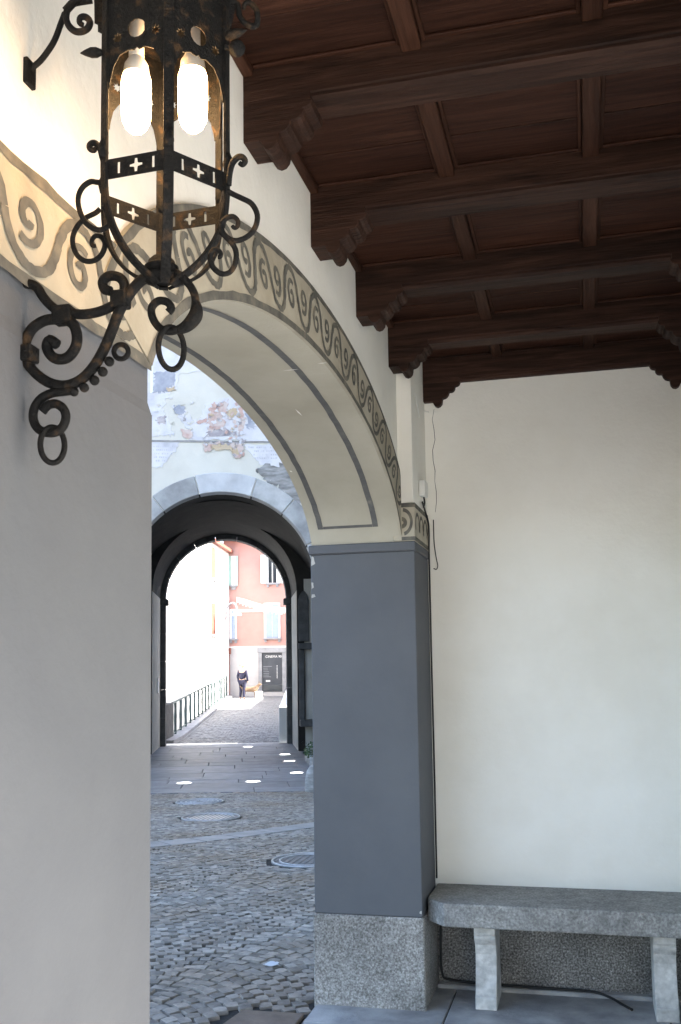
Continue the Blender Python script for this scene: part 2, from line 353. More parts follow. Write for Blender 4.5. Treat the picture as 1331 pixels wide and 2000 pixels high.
tag(m.build('setts', 'cobble', street, smooth=30, norm=False), kind='stuff')
# gutter of flat stones
for i in range(0, len(gut) - 5, 5):
    a = gut[i:i + 6]; A, B = [], []
    for j, p in enumerate(a):
        k = min(i + j, len(gut) - 2); t = (gut[k + 1] - gut[k]).normalized(); n = Vector((-t.y, t.x, 0))
        if j == 0: p = p + t * .008
        if j == 5: p = p - t * .008
        A.append(p + n * .15); B.append(p - n * .15)
    m = MB(); pts = A + B[::-1]; n = len(pts)
    m.add([(p.x, p.y, p.z - .03) for p in pts] + [(p.x, p.y, p.z + .003) for p in pts], [tuple(range(n, 2 * n))] + [(k, (k + 1) % n, n + (k + 1) % n, n + k) for k in range(n)])
    m.build('gutter_stone', 'gutter', street, bevel=.004)
# paving slabs before and inside the gate
sy = .0; row = 0
while sy < 14.2:
    dep = rnd.choice((.62, .75, .85, .95)); sx = -6.5 + rnd.uniform(-1, 0)
    while sx < 6:
        wd = rnd.uniform(1.0, 1.9)
        o0 = Vector((slab_c.x, slab_c.y, 0)) + GV * sx + GU * sy
        c4 = [o0 + GV * .006 + GU * .006, o0 + GV * (wd - .006) + GU * .006, o0 + GV * (wd - .006) + GU * (dep - .006), o0 + GV * .006 + GU * (dep - .006)]
        if max(p.x for p in c4) < SX - .1:
            m = MB(); dz = rnd.uniform(-.003, .003)
            m.add([(p.x, p.y, gz(p.y) - .11) for p in c4] + [(p.x, p.y, gz(p.y) + dz) for p in c4], [(0, 3, 2, 1), (4, 5, 6, 7), (0, 1, 5, 4), (1, 2, 6, 5), (2, 3, 7, 6), (3, 0, 4, 7)])
            m.build('paving_slab', 'slab', street, bevel=.006)
        sx += wd
    sy += dep
m = MB(); a = Vector((slab_c.x, slab_c.y, 0))
for i in range(28):
    q = [a + GV * v + GU * (.3 + u * .5) for v, u in ((-9, i), (4.6, i), (4.6, i + 1), (-9, i + 1))]
    m.add([(p.x, p.y, gz(p.y) - .075) for p in q], [(0, 1, 2, 3)])
m.build('slab_bed', 'joint', street, norm=False)
# brown threshold plate and kerb at the foot of the arch
m = MB(); m.prism([(p.x, p.y) for p in (Vector((-1.655, 4.02, 0)), Vector((-1.60, 4.43, 0)), Vector((-1.305, 4.44, 0)), Vector((-1.305, 4.02, 0)))], lambda x, y, z: (x, y, z), -.03, .004)
m.build('threshold_stone', 'rust', street, bevel=.004)

# ================================================================== PORTICO FLOOR
m = MB(); m.box(SX, RX + .3, BACK, EY + .1, -.3, -.012); floor = tag(m.build('portico_floor', 'joint'), kind='structure')
y = BACK + .02; k = 0
while y < EY:
    d = (.62, .78, .7)[k % 3]; y1 = min(y + d, EY + .05); x = SX - (.35, .1, .5)[k % 3]
    while x < RX + .25:
        wdt = rnd.uniform(.7, 1.05); a, b = max(x, SX), min(x + wdt, RX + .28)
        if b - a > .05: MB().box(a + .003, b - .003, y + .003, y1 - .003, -.05, rnd.uniform(-.002, .001)).build('floor_slab', 'floor', floor, bevel=.004)
        x += wdt
    y = y1; k += 1

# ================================================================== ARCADE WALL
aw = empty('arcade_wall', (-1.07, 3.2, 0)); tag(aw, 'plastered arcade wall with segmental arch and painted scroll band', 'wall')
SPR, IMP = 2.18, 2.365
PF = 4.587                                               # front of the far pier
ARCH = [(3.19, 1.4), (-.65, 1.4)]                        # centre and half span along Y
def inner(c, th): return (c - 1.43 * math.cos(th), 2.08 + .55 * math.sin(th))
def outer(c, th): return (c - 1.64 * math.cos(th), 2.16 + .68 * math.sin(th))
TH0 = math.asin(.1 / .55)
NT = 56
def ths(a=TH0, n=NT): return [a + (math.pi - 2 * a) * i / n for i in range(n + 1)]
m = MB(); ZT = 3.55
for X in (WX, SX):
    for c, hs in ARCH:
        P = [inner(c, t) for t in ths()]; m.strip([(X, y, z) for y, z in P], [(X, y, ZT) for y, z in P])
    e = [(-2.6, ARCH[1][0] - 1.406), (ARCH[1][0] + 1.406, ARCH[0][0] - 1.406), (ARCH[0][0] + 1.406, EY + .3)]
    for a, b in e: m.add([(X, a, SPR), (X, b, SPR), (X, b, ZT), (X, a, ZT)], [(0, 1, 2, 3)])
m.build('wall_plaster', 'plaster', aw, norm=False)
for c, hs in ARCH:                                       # soffit with painted stripes
    P = [inner(c, t) for t in ths()]
    m = MB(); m.strip([(WX, y, z) for y, z in P], [(SX, y, z) for y, z in P]); m.build('arch_soffit', 'soffit', aw, smooth=True, norm=False)
    def soff(x0, x1, t0, t1, n=50):
        q = [inner(c, t0 + (t1 - t0) * i / n) for i in range(n + 1)]
        cc = (c, 1.2); A, B = [], []
        for i, (y, z) in enumerate(q):
            d = Vector((cc[0] - y, cc[1] - z)).normalized() * .0022; wv = rnd.uniform(-.0015, .0015)
            A.append((x0 + wv, y + d.x, z + d.y)); B.append((x1 + wv, y + d.x, z + d.y))
        mm = MB(); mm.strip(A, B); mm.build('painted_stripe', 'stripe', aw, smooth=True, norm=False)
    ta = TH0 + .135; tb = math.pi - ta
    soff(WX - .095, WX - .122, ta, tb); soff(SX + .074, SX + .047, ta, tb)
    soff(WX - .1225, SX + .0745, ta, ta + .022, 3); soff(WX - .1225, SX + .0745, tb - .022, tb, 3)
def soffit_at(x, y, c=ARCH[0][0]):                       # sight line met with the curved soffit
    r = ray(x, y); best = None
    for i in range(2000):
        th = math.pi / 2 + (math.pi / 2 - TH0) * i / 2000; yy, zz = inner(c, th); t = yy / r.y; d = abs(H + r.z * t - zz)
        if best is None or d < best[0]: best = (d, Vector((r.x * t, yy, zz)))
    return best[1]
for (a, b, c_, d_) in ((553, 722, 584, 719), (577, 797, 591, 811), (620, 702, 640, 700), (566, 918, 572, 921)):   # scratches in the paint
    p, q = soffit_at(a, b), soffit_at(c_, d_); mid = Vector((p.x, ARCH[0][0], 1.2)); n_ = (mid - (p + q) / 2).normalized(); n_.x = 0; k_ = (q - p).cross(n_).normalized() * .0035
    p, q = p + n_ * .004, q + n_ * .004
    m = MB(); m.add([p, (p + q) / 2 + k_, q, (p + q) / 2 - k_], [(0, 1, 2, 3)]); m.build('paint_scratch', 'plaster', aw, norm=False)
# painted archivolt: raised skin of plaster with border lines and scrolls
def ribbon(path, wd):                                    # flat 2d ribbon with varying width -> left and right edges
    A, B = [], []
    for i, p in enumerate(path):
        t = Vector(path[min(i + 1, len(path) - 1)]) - Vector(path[max(i - 1, 0)]); t.normalize(); n = Vector((-t.y, t.x))
        ww = wd * (1 + rnd.uniform(-.12, .12)) / 2
        A.append((p[0] + n.x * ww, p[1] + n.y * ww)); B.append((p[0] - n.x * ww, p[1] - n.y * ww))
    return A, B
def motif(flip, p, h):                                   # a crest (or trough) of the wave and the curl hanging in it; p half period, h band height
    sp = []
    for i in range(19):
        f = i / 18; a = R(150) - f * R(455); rr = .16 + .84 * f
        sp.append((.02 * p + rr * .27 * p * math.cos(a), .43 * h + rr * .30 * h * math.sin(a)))
    wv = [(-.5 * p, .5 * h), (-.43 * p, .68 * h), (-.32 * p, .84 * h), (-.16 * p, .94 * h), (0, .97 * h), (.16 * p, .94 * h), (.32 * p, .84 * h), (.43 * p, .68 * h), (.5 * p, .5 * h)]
    if flip: sp = [(-x, h - y) for x, y in sp]; wv = [(x, h - y) for x, y in wv]
    return [v.xy[:] for v in smooth_path([(x, y, 0) for x, y in sp], 2)], [v.xy[:] for v in smooth_path([(x, y, 0) for x, y in wv], 3)]
def scroll_run(fmap, s0, s1, n, h, off, wd):             # fmap(s, t, off) -> 3d ; alternating up and down scrolls
    p = (s1 - s0) / n
    for i in range(n):
        sp, wv = motif(i % 2, p, h); mm = MB()
        kx, ky, dx, dy = rnd.uniform(.84, 1.12), rnd.uniform(.86, 1.1), rnd.uniform(-.05, .05) * p, rnd.uniform(-.03, .03) * h
        sp = [(x * kx + dx, (y - h / 2) * ky + h / 2 + dy) for x, y in sp]
        wv = [(x + rnd.uniform(-.012, .012) * p, y + rnd.uniform(-.012, .012) * h) if 0 < n_ < len(wv) - 1 else (x, y) for n_, (x, y) in enumerate(wv)]
        for path, ww in ((sp, wd * .8), (wv, wd)):
            A, B = ribbon(path, ww)
            k = len(mm.v)
            mm.strip([fmap(s0 + p * (i + .5) + a[0], a[1], off) for a in A], [fmap(s0 + p * (i + .5) + b[0], b[1], off) for b in B])
            off += .0004
        off -= .0008
        mm.build('painted_scroll', 'scroll', aw, norm=False)
BP = .012
for ai, (c, hs) in enumerate(ARCH):
    T = ths(TH0 * .98, 64)
    I = [inner(c, t) for t in T]; O = [outer(c, t) for t in T]
    if ai == 0: O = [(min(y, PF - .002), z) for y, z in O]
    m = MB()
    m.strip([(WX + BP, *p) for p in I], [(WX + BP, *p) for p in O]); m.strip([(WX - .002, *p) for p in O], [(WX + BP, *p) for p in O])
    m.strip([(WX + BP, *p) for p in I], [(WX - .0, *p) for p in I])
    m.build('archivolt', 'cream', aw, norm=False)
    for t0, t1, nm in ((.0, .105, 'border_line'), (.915, 1.0, 'border_line')):
        A, B = [], []
        for (a, b) in zip(I, O):
            j0, j1 = t0 + rnd.uniform(-.012, .012), t1 + rnd.uniform(-.014, .014)
            if t0 == 0: j0 = 0
            if t1 == 1: j1 = 1
            A.append((WX + BP + .0012, a[0] + (b[0] - a[0]) * j0, a[1] + (b[1] - a[1]) * j0)); B.append((WX + BP + .0012, a[0] + (b[0] - a[0]) * j1, a[1] + (b[1] - a[1]) * j1))
        mm = MB(); mm.strip(A, B); mm.build(nm, 'scroll', aw, norm=False)
    LEN = 3.35
    TT = ths(TH0 * .98, 200); L = [0]
    for i in range(200):
        a = inner(c, TT[i]); b = inner(c, TT[i + 1]); a2 = outer(c, TT[i]); b2 = outer(c, TT[i + 1])
        L.append(L[-1] + .5 * math.hypot(a[0] - b[0], a[1] - b[1]) + .5 * math.hypot(a2[0] - b2[0], a2[1] - b2[1]))
    tot = L[-1]
    def fmap(s, t, off, c=c, L=L, TT=TT, ai=ai):
        s = min(max(s, 0), L[-1]); k = min(int(s / L[-1] * 200), 199)
        while k > 0 and L[k] > s: k -= 1
        while k < 199 and L[k + 1] < s: k += 1
        f = (s - L[k]) / (L[k + 1] - L[k]); th = TT[k] + (TT[k + 1] - TT[k]) * f
        a = inner(c, th); b = outer(c, th)
        y = a[0] + (b[0] - a[0]) * t
        if ai == 0: y = min(y, PF - .003)
        return (WX + BP + .001 + off, y, a[1] + (b[1] - a[1]) * t)
    h_ = 1.0
    def fm2(s, t, off): return fmap(s, .135 + t / .2 * .76, off)
    scroll_run(fm2, .05, tot - .04, 23, .2, .0006, .023)
# impost band on the near pier
NP0, NP1 = ARCH[1][0] + 1.4, ARCH[0][0] - 1.4
def impost(y0, y1):
    m = MB(); m.add([(WX + BP - .003, y0, SPR - .002), (WX + BP - .003, y1, SPR - .002), (WX + BP - .003, y1, IMP), (WX + BP - .003, y0, IMP), (WX, y0, IMP), (WX, y1, IMP), (WX, y0, SPR - .002), (WX, y1, SPR - .002)],
               [(0, 1, 2, 3), (3, 2, 5, 4), (0, 6, 7, 1)]); m.build('impost_band', 'cream', aw, norm=False)
    for z0, z1 in ((SPR - .012, SPR + .010), (IMP - .016, IMP + .002)):
        A, B = [], []; n = 30
        for i in range(n + 1):
            y = y0 + (y1 - y0) * i / n; A.append((WX + BP - .0012, y, z0 + rnd.uniform(-.003, .003))); B.append((WX + BP - .0012, y, z1 + rnd.uniform(-.003, .003)))
        mm = MB(); mm.strip(A, B); mm.build('border_line', 'scroll', aw, norm=False)
impost(NP0 + .02, NP1 - .005); impost(-2.6, ARCH[1][0] - 1.405)
scroll_run(lambda s, t, off: (WX + BP - .0015 + off, s, SPR + .016 + t * .80), NP0 + .04, NP1 - .06, 6, .185, .0008, .022)
# piers
def pier(y0, y1, nm, base=True, chamfer=True):
    # grey block a little proud of the arch above, with a sloped shoulder
    m = MB(); e = .015; x0, x1 = SX - .004, WX + .004
    m.box(x0, x1, y0 - e if chamfer else y0, y1 + e if chamfer else y1, .42, 2.085)
    k = len(m.v)
    lo = [(x0, y0 - e), (x1, y0 - e), (x1, y1 + e), (x0, y1 + e)] if chamfer else [(x0, y0), (x1, y0), (x1, y1), (x0, y1)]
    hi = [(SX, y0), (WX + .001, y0), (WX + .001, y1), (SX, y1)]
    m.add([(a, b, 2.08) for a, b in lo] + [(a, b, 2.105) for a, b in hi] + [(a, b, SPR) for a, b in hi],
          [(0, 1, 5, 4), (1, 2, 6, 5), (2, 3, 7, 6), (3, 0, 4, 7), (4, 5, 9, 8), (5, 6, 10, 9), (6, 7, 11, 10), (7, 4, 8, 11)])
    m.build(nm, 'grey_paint', aw, bevel=.003)
    if base:
        MB().box(SX - .012, WX + .012, y0 - .022, y1 + .022, -.05, .419).build('pier_base', 'granite', aw, bevel=.006)
pier(NP0, NP1, 'near_pier'); pier(-2.6, ARCH[1][0] - 1.4, 'pier')
# far pier with its pilaster
PXF = -.772
m = MB(); m.box(SX - .004, PXF, PF, EY + .1, .416, SPR - .048); m.build('pier', 'grey_paint', aw, bevel=.004)
m = MB(); m.box(SX - .012, PXF + .006, PF - .010, EY, SPR - .0475, SPR - .002); m.build('pier_cap', 'grey_paint', aw, bevel=.005)
m = MB(); m.box(SX - .010, PXF + .007, PF - .008, EY + .05, -.05, .415); m.build('pier_base', 'granite', aw, bevel=.006)
m = MB(); m.box(WX - .03, PXF, PF, EY + .05, IMP, NX + .02); m.build('pilaster', 'plaster', aw, bevel=.006, seg=2)
m = MB(); m.box(WX - .03, PXF + .005, PF - .005, EY + .05, SPR - .001, IMP); m.build('impost_block', 'cream', aw, bevel=.004)
for z0, z1 in ((IMP - .022, IMP - .001), (SPR + .002, SPR + .02)):
    MB().box(WX + .013, PXF + .0066, PF - .0066, EY - .003, z0, z1).build('border_line', 'scroll', aw)
zc = (SPR + IMP) / 2
rc = random.Random(11)
for z, w_, h_ in ((2.10, .018, .05), (1.98, .012, .035), (1.93, .02, .02)):
    o_ = ragged([(0, -h_ / 2), (w_, -h_ * .2), (w_ * .7, h_ * .4), (0, h_ / 2)], 3, .0018)
    mobj('paint_chip', sheet([o_], .0012, frame((SX + .0005, PF - (.0112 if z > 2.13 else .0012), z), (1, 0, 0), (0, 0, 1))), 'passage', aw)
for z, w_, h_ in ((.44, .010, .016),):
    o_ = ragged([(0, -h_ / 2), (0, h_ / 2), (-w_ * .7, h_ * .3), (-w_, -h_ * .2)], 3, .0012)
    mobj('paint_chip', sheet([o_], .0012, frame((PXF - .004, PF - .0012, z), (1, 0, 0), (0, 0, 1))), 'passage', aw)
def arcband(fn, cy, cz, r0, r1, a0, a1, n=18, sq=1):
    A = [fn(cy + r0 * sq * math.cos(a0 + (a1 - a0) * i / n), cz + r0 * math.sin(a0 + (a1 - a0) * i / n)) for i in range(n + 1)]
    B = [fn(cy + r1 * sq * math.cos(a0 + (a1 - a0) * i / n), cz + r1 * math.sin(a0 + (a1 - a0) * i / n)) for i in range(n + 1)]
    mm = MB(); mm.strip(A, B); mm.build('painted_scroll', 'scroll', aw, norm=False)
fr_ = lambda a, z: (a, PF - .0062, z)
arcband(fr_, WX + .018, zc, .050, .068, R(-80), R(85), sq=.75); arcband(fr_, WX + .016, zc - .004, .008, .028, R(-90), R(90), sq=.9)
sd_ = lambda a, z: (PXF + .0062, a, z)
for k in range(3):
    arcband(sd_, PF + .07 + k * .12, zc - .01, .045, .064, R(-30), R(210)); arcband(sd_, PF + .13 + k * .12, zc + .005, .012, .026, R(120), R(400))

# ================================================================== OTHER WALLS OF THE PORTICO
ew = empty('end_wall', (-.1, EY, 0)); tag(ew, 'pale plastered end wall above the stone bench', 'wall')
MB().box(SX + .02, RX + .3, EY, EY + .3, -.05, ZT).build('wall_plaster', 'plaster', ew)
MB().box(PXF + .008, RX - .001, EY - .028, EY + .01, -.03, .47).build('stone_dado', 'granite_dark', ew, bevel=.004)
MB().box(PXF + .008, RX - .001, EY - .075, EY - .02, -.04, .018).build('stone_ledge', 'floor', ew, bevel=.006)
p = [(PXF + .045 + rnd.uniform(-.012, .012), EY - .0012, 2.93 - i * .055) for i in range(11)]
A = [(x - rnd.uniform(.0004, .0022), y, z) for x, y, z in p]; B = [(x + rnd.uniform(.0004, .0022), y, z) for x, y, z in p]
m = MB(); m.strip(A, B); m.build('plaster_crack', 'joint', ew, norm=False)
# inner wall: solid beside the bench, unseen openings added near the camera for light
sw = empty('side_wall', (RX + .2, 1, 0)); tag(sw, 'white plastered inner wall of the portico with unseen openings added for light', 'wall')
CA0, CA1 = .55, 2.75; CB0, CB1, CBZ = BACK + .25, .2, 2.95
m = MB()
for X in (RX, RX + .42):
    P = [((CA0 + CA1) / 2 - (CA1 - CA0) / 2 * math.cos(math.pi * i / 24), 1.72 + .46 * math.sin(math.pi * i / 24)) for i in range(25)]
    m.strip([(X, y, z) for y, z in P], [(X, y, ZT) for y, z in P])
    for a, b, z0 in ((BACK, CB0, -.05), (CB0, CB1, CBZ), (CB1, CA0, -.05), (CA1, EY - .002, -.05)): m.add([(X, a, z0), (X, b, z0), (X, b, ZT), (X, a, ZT)], [(0, 1, 2, 3)])
for Q in ([(CA0, -.05)] + P + [(CA1, -.05)], [(CB0, -.05), (CB0, CBZ), (CB1, CBZ), (CB1, -.05)]):
    m.strip([(RX, y, z) for y, z in Q], [(RX + .42, y, z) for y, z in Q])
m.add([(RX, BACK, -.05), (RX + .42, BACK, -.05), (RX + .42, BACK, ZT), (RX, BACK, ZT)], [(0, 1, 2, 3)])
m.build('wall_plaster', 'plaster', sw, norm=False)
# unseen house above and behind the portico, put in to shade the street
hs = empty('portico_house', (2.5, 0, 0)); tag(hs, 'tall plastered house carried by the portico, unseen, put in for its shade', 'house')
MB().box(SX, RX + .42, BACK, 5.3, ZT + .003, 13.2).build('upper_storey', 'plaster', hs)
MB().box(RX + .425, 4.5, 4.0, 5.3, 0, 13.2).build('rear_wing', 'plaster', hs)
MB().box(SX - .7, RX + 1, BACK - .5, 5.35, 13.203, 13.45).build('roof', 'roof', hs)
nb = empty('neighbour_house', (2, 12, 0)); tag(nb, 'unseen plastered house between the portico and the gate tower, sized for its shade', 'house')  # out of view; height and length set to keep sun off street and gate
MB().box(SX, 6, 5.31, 24, -.6, 15).build('wall', 'plaster', nb); MB().box(SX - .6, 6.5, 5.36, 24.4, 15.003, 15.3).build('roof', 'roof', nb)

# ================================================================== CEILING
m = MB(); m.box(SX + .1, RX + .3, BACK + .05, EY + .1, NX + .04, NX + .1); ceil = tag(m.build('ceiling', 'wood_x'), kind='structure')
BW, BZ, SPC = .115, 3.082, .673
beamY = [2.38 + SPC * i for i in range(-7, 4)]
corb = [(0, 0), (0, -.098), (.048, -.098), (.052, -.108), (.060, -.121), (.073, -.128), (.087, -.124), (.097, -.112), (.100, -.098), (.101, -.085), (.112, -.083), (.122, -.078), (.132, -.066),
        (.136, -.052), (.150, -.052), (.160, -.047), (.167, -.036), (.168, -.024), (.180, -.022), (.190, -.015), (.196, 0)]
for i, by in enumerate(beamY + [4.965]):
    last = by > 4.9; y1 = by + BW; z = BZ if not last else BZ - .022
    x0 = WX if by < PF - .02 else PXF
    m = MB(); c = .010                                   # beam with stopped chamfers
    prof = [(by, NX + .05), (by, z + c + .012), (by + .006, z + c + .009), (by + .006, z + c), (by + c + .004, z), (y1 - c, z), (y1, z + c), (y1, NX + .05)]
    m.prism(prof, lambda p, q, t: (t, p, q), x0 + .19, RX - .19)
    m.box(x0 + .0, x0 + .19, by, y1, z, NX + .05); m.box(RX - .19, RX - .0, by, y1, z, NX + .05)
    b = m.build('ceiling_beam', 'beam', ceil)
    for s in (1, -1):
        m = MB(); xx = x0 if s > 0 else RX
        m.prism([(p, q) for p, q in corb], lambda p, q, t: (xx + s * p, t, z + .001 + q), by - .0015, y1 + .0015)
        m.build('corbel', 'beam', b, bevel=.002)
joistX = [-.405, .053, .51]
for i in range(len(beamY)):
    y0 = beamY[i] + BW; y1 = beamY[i + 1] if i + 1 < len(beamY) else 4.965
    nbd = 3
    for k in range(nbd):
        a = y0 - .01 + (y1 - y0 + .02) * k / nbd; bb = y0 - .01 + (y1 - y0 + .02) * (k + 1) / nbd
        MB().box(WX + .001, RX - .001, a + .0015, bb - .0015, NX + rnd.uniform(-.0015, .0015), NX + .035).build('ceiling_board', 'wood_x', ceil, bevel=.002)
    for jx in joistX:
        j = MB().box(jx, jx + .052, y0 + .001, y1 - .001, NX - .034, NX - .003).build('joist', 'wood_y', ceil, bevel=.003)
        for xx in (jx - .013, jx + .053): MB().box(xx, xx + .012, y0 + .002, y1 - .002, NX - .012, NX - .0025).build('cover_strip', 'wood_y', j, bevel=.002)
    MB().box(WX + .001, WX + .030, y0 + .001, y1 - .001, NX - .030, NX - .003).build('wall_batten', 'wood_y', ceil, bevel=.004)
    MB().box(RX - .030, RX - .001, y0 + .001, y1 - .001, NX - .030, NX - .003).build('wall_batten', 'wood_y', ceil, bevel=.004)
    for a in (y0 + .001, y1 - .015):
        MB().box(WX + .032, RX - .032, a, a + .014, NX - .010, NX - .0022).build('edge_strip', 'wood_x', ceil, bevel=.002)

# ================================================================== STONE BENCH
be = empty('stone_bench', (-.1, 4.8, 0)); tag(be, 'grey stone bench with clipped corner on two console legs', 'bench')
zb = on_y(864, 1727, EY - .03).z
bf = on_z(877.6, 1765, zb).y
bz0 = on_y(1100, 1822, bf).z
m = MB(); m.prism([(PXF + .012, EY - .001), (PXF + .012, bf + .10), (-.672, bf), (.54, bf - .01), (.54, EY - .001)], lambda x, y, z: (x, y, z), bz0, zb)
m.build('seat_slab', 'bench', be, bevel=.008, seg=2)
lf = on_z(950, 1974, 0).y
def leg(x0):
    w_ = .098; prof = [(lf + .015, bz0 - .001), (lf + .012, bz0 - .045), (lf + .010, bz0 - .050), (lf + .020, bz0 - .058), (lf + .014, bz0 - .068), (lf + .022, bz0 - .080), (lf + .045, bz0 - .105), (lf + .058, bz0 - .15), (lf + .056, bz0 - .20), (lf + .042, bz0 - .25),
                       (lf + .020, .068), (lf + .014, .060), (lf + .006, .056), (lf + .004, .0), (EY - .1, .0), (EY - .1, bz0 - .001)]
    m = MB(); m.prism(prof, lambda p, q, t: (t, p, q), x0, x0 + w_); m.build('leg', 'leg', be, bevel=.003)
leg(on_z(929, 1973, 0).x); leg(on_z(1283, 1996, 0).x)

# ================================================================== CABLES AND BOXES
cb = MB()
p = [(PXF + .012, PF + .20, 2.40), (PXF + .012, PF + .30, 2.36), (PXF + .014, EY - .07, 2.335), (PXF + .016, EY - .045, 2.28), (PXF + .012, EY - .035, 2.1), (PXF + .012, EY - .034, 1.5), (PXF + .013, EY - .034, 1.0), (PXF + .012, EY - .034, .52)]
tag(MB().tube(smooth_path(p, 5), .0046, 8).build('wall_cable', 'cable', smooth=True), 'thick black cable running down the corner beside the grey pier', 'cable')
p = [(PXF + .030, EY - .045, .335), (PXF + .026, EY - .047, .2), (PXF + .03, EY - .05, .07), (PXF + .07, EY - .055, .038), (-.5, EY - .062, .03), (-.2, EY - .066, .028), (-.02, EY - .075, .028), (.06, EY - .11, .016), (.11, EY - .17, .009), (.150, EY - .235, .009)]
tag(MB().tube(smooth_path(p, 6), .0062, 8).build('floor_cable', 'cable', smooth=True), 'black cable lying along the floor under the bench', 'cable')
p = [(PXF + .035, EY - .006, 2.34), (PXF + .036, EY - .007, 2.22), (PXF + .045, EY - .008, 2.14), (PXF + .052, EY - .008, 2.10), (PXF + .045, EY - .008, 2.08), (PXF + .03, EY - .010, 2.085)]
tag(MB().tube(smooth_path(p, 6), .0028, 6).build('cable_loop', 'cable', smooth=True), 'thin dark cable ending in a loop on the end wall', 'cable')
jb = empty('junction_box', (PXF, 4.8, 2.44)); tag(jb, 'small white junction box on the pilaster above the painted band', 'box')
q = on_x(821, 958, PXF)
MB().box(PXF + .001, PXF + .034, q.y - .05, q.y + .05, q.z - .035, q.z + .045).build('housing', 'wplastic', jb, bevel=.008, seg=3)
MB().tube(smooth_path([(PXF + .018, q.y, q.z - .034), (PXF + .02, q.y + .01, q.z - .06), (PXF + .012, q.y + .02, q.z - .085)], 4), .0045, 6).build('cable_tail', 'cable', jb, smooth=True)
p = [on_y(790, 735, EY - .1), on_y(797, 775, EY - .1), on_y(815, 800, EY - .06), on_y(838, 805, EY - .012)]
p[0].x = PXF + .004; p[1].x = PXF + .005
p[0].y, p[0].z = PF + .1, 2.93; p[1].y, p[1].z = PF + .2, 2.84
tag(MB().tube(smooth_path(p, 6), .003, 6).build('white_wire', 'wplastic', smooth=True), 'thin pale wire sagging below the last beam in the corner', 'wire')

# ================================================================== WALL LANTERN
LY = 1.335
HUB = on_y(316, 530, LY)
ln = empty('wall_lantern', (WX, LY, 2.0)); tag(ln, 'lit wrought iron wall lantern on a scrolled bracket with hanging rings', 'lantern')
def bar(name, pts, r, n=4, taper=False, y=LY, parent=ln):
    P = smooth_path([on_y(a, b, y) for a, b in pts], n); k = len(P)
    rr = [r * (1 if not taper else 1 - .55 * i / (k - 1)) for i in range(k)]
    return MB().tube(P, rr, 9).build(name, 'iron', parent, smooth=True)
bar('bracket_arm', [(38, 553), (60, 555), (74, 563), (86, 582), (106, 602), (132, 610), (160, 614), (190, 610), (216, 600), (233, 587), (243, 570), (242, 552), (230, 540), (212, 540), (201, 552), (205, 565), (217, 569)], .0078)
bar('bracket_scroll', [(112, 673), (98, 664), (92, 678), (100, 694), (116, 702), (134, 697), (148, 678), (151, 656), (145, 636), (131, 626), (110, 623), (86, 627), (64, 642), (52, 664), (48, 690), (57, 714), (78, 736), (104, 750), (132, 753), (160, 741), (184, 716), (204, 682), (220, 644), (232, 612), (247, 584), (268, 556), (292, 538), (312, 534)], .0085)
bar('bracket_tail', [(146, 762), (124, 765), (102, 768), (81, 778), (68, 796), (65, 816), (72, 834), (87, 844), (106, 845), (122, 834), (129, 816), (125, 799), (110, 789), (95, 791), (83, 804)], .0072)
bar('front_arm', [(318, 534), (344, 533), (366, 551), (380, 574), (382, 594), (376, 615), (359, 637), (336, 647), (313, 641), (299, 622), (297, 601), (310, 588), (327, 590), (335, 601), (329, 610)], .0062)
m = MB(); A = [on_y(a, b, LY) for a, b in ((384, 588), (386, 606), (380, 622), (362, 640), (344, 647))]
m.tube(smooth_path(A, 4), [.004 + .007 * math.sin(math.pi * i / 16) for i in range(17)], 8); m.build('leaf_wrap', 'iron', ln, smooth=True)
def clamp(a, b, rx, rz):
    p = on_y(a, b, LY); return MB().box(p.x - rx, p.x + rx, p.y - .012, p.y + .012, p.z - rz, p.z + rz).build('clamp', 'iron', ln, bevel=.002)
clamp(125, 616, .016, .014); clamp(236, 586, .013, .013)
p = on_y(56, 692, LY); MB().box(WX - .002, p.x + .012, LY - .014, LY + .014, p.z - .013, p.z + .013).build('wall_clamp', 'iron', ln, bevel=.002)
MB().loop([on_y(237 + 14 * math.cos(a), 687 + 14 * math.sin(a), LY) for a in [2 * math.pi * i / 24 for i in range(24)]], .0042).build('eyelet', 'iron', ln, smooth=True)
for a, b, r in ((214, 706, .0078), (201, 726, .0078), (185, 743, .0078), (165, 757, .0075), (145, 765, .0075)):
    p = on_y(a, b, LY); k = [(r * math.sin(math.pi * i / 8) + 1e-4, -r * math.cos(math.pi * i / 8)) for i in range(9)]
    MB().lathe(k, p, 12).build('bead', 'iron', ln, smooth=True)
for a, b, rx, rz, yaw in ((103, 869, 20, 36, 35), (335, 680, 22, 42, 40)):
    p = on_y(a, b, LY); s_ = 1 / 1267; ca_, sa_ = math.cos(R(yaw)), math.sin(R(yaw))
    MB().loop([p + Vector((ca_ * rx * s_ * 1.15 * math.cos(t), sa_ * rx * s_ * 1.15 * math.cos(t), rz * s_ * math.sin(t))) for t in [2 * math.pi * i / 32 for i in range(32)]], .0046).build('hanging_ring', 'iron', ln, smooth=True)
# hub
MB().lathe([(.016, -.018), (.022, -.014), (.024, -.008), (.021, -.003), (.026, 0), (.0265, .006), (.022, .010), (.020, .016), (.014, .022)], HUB, 24).build('hub', 'iron', ln, smooth=40)
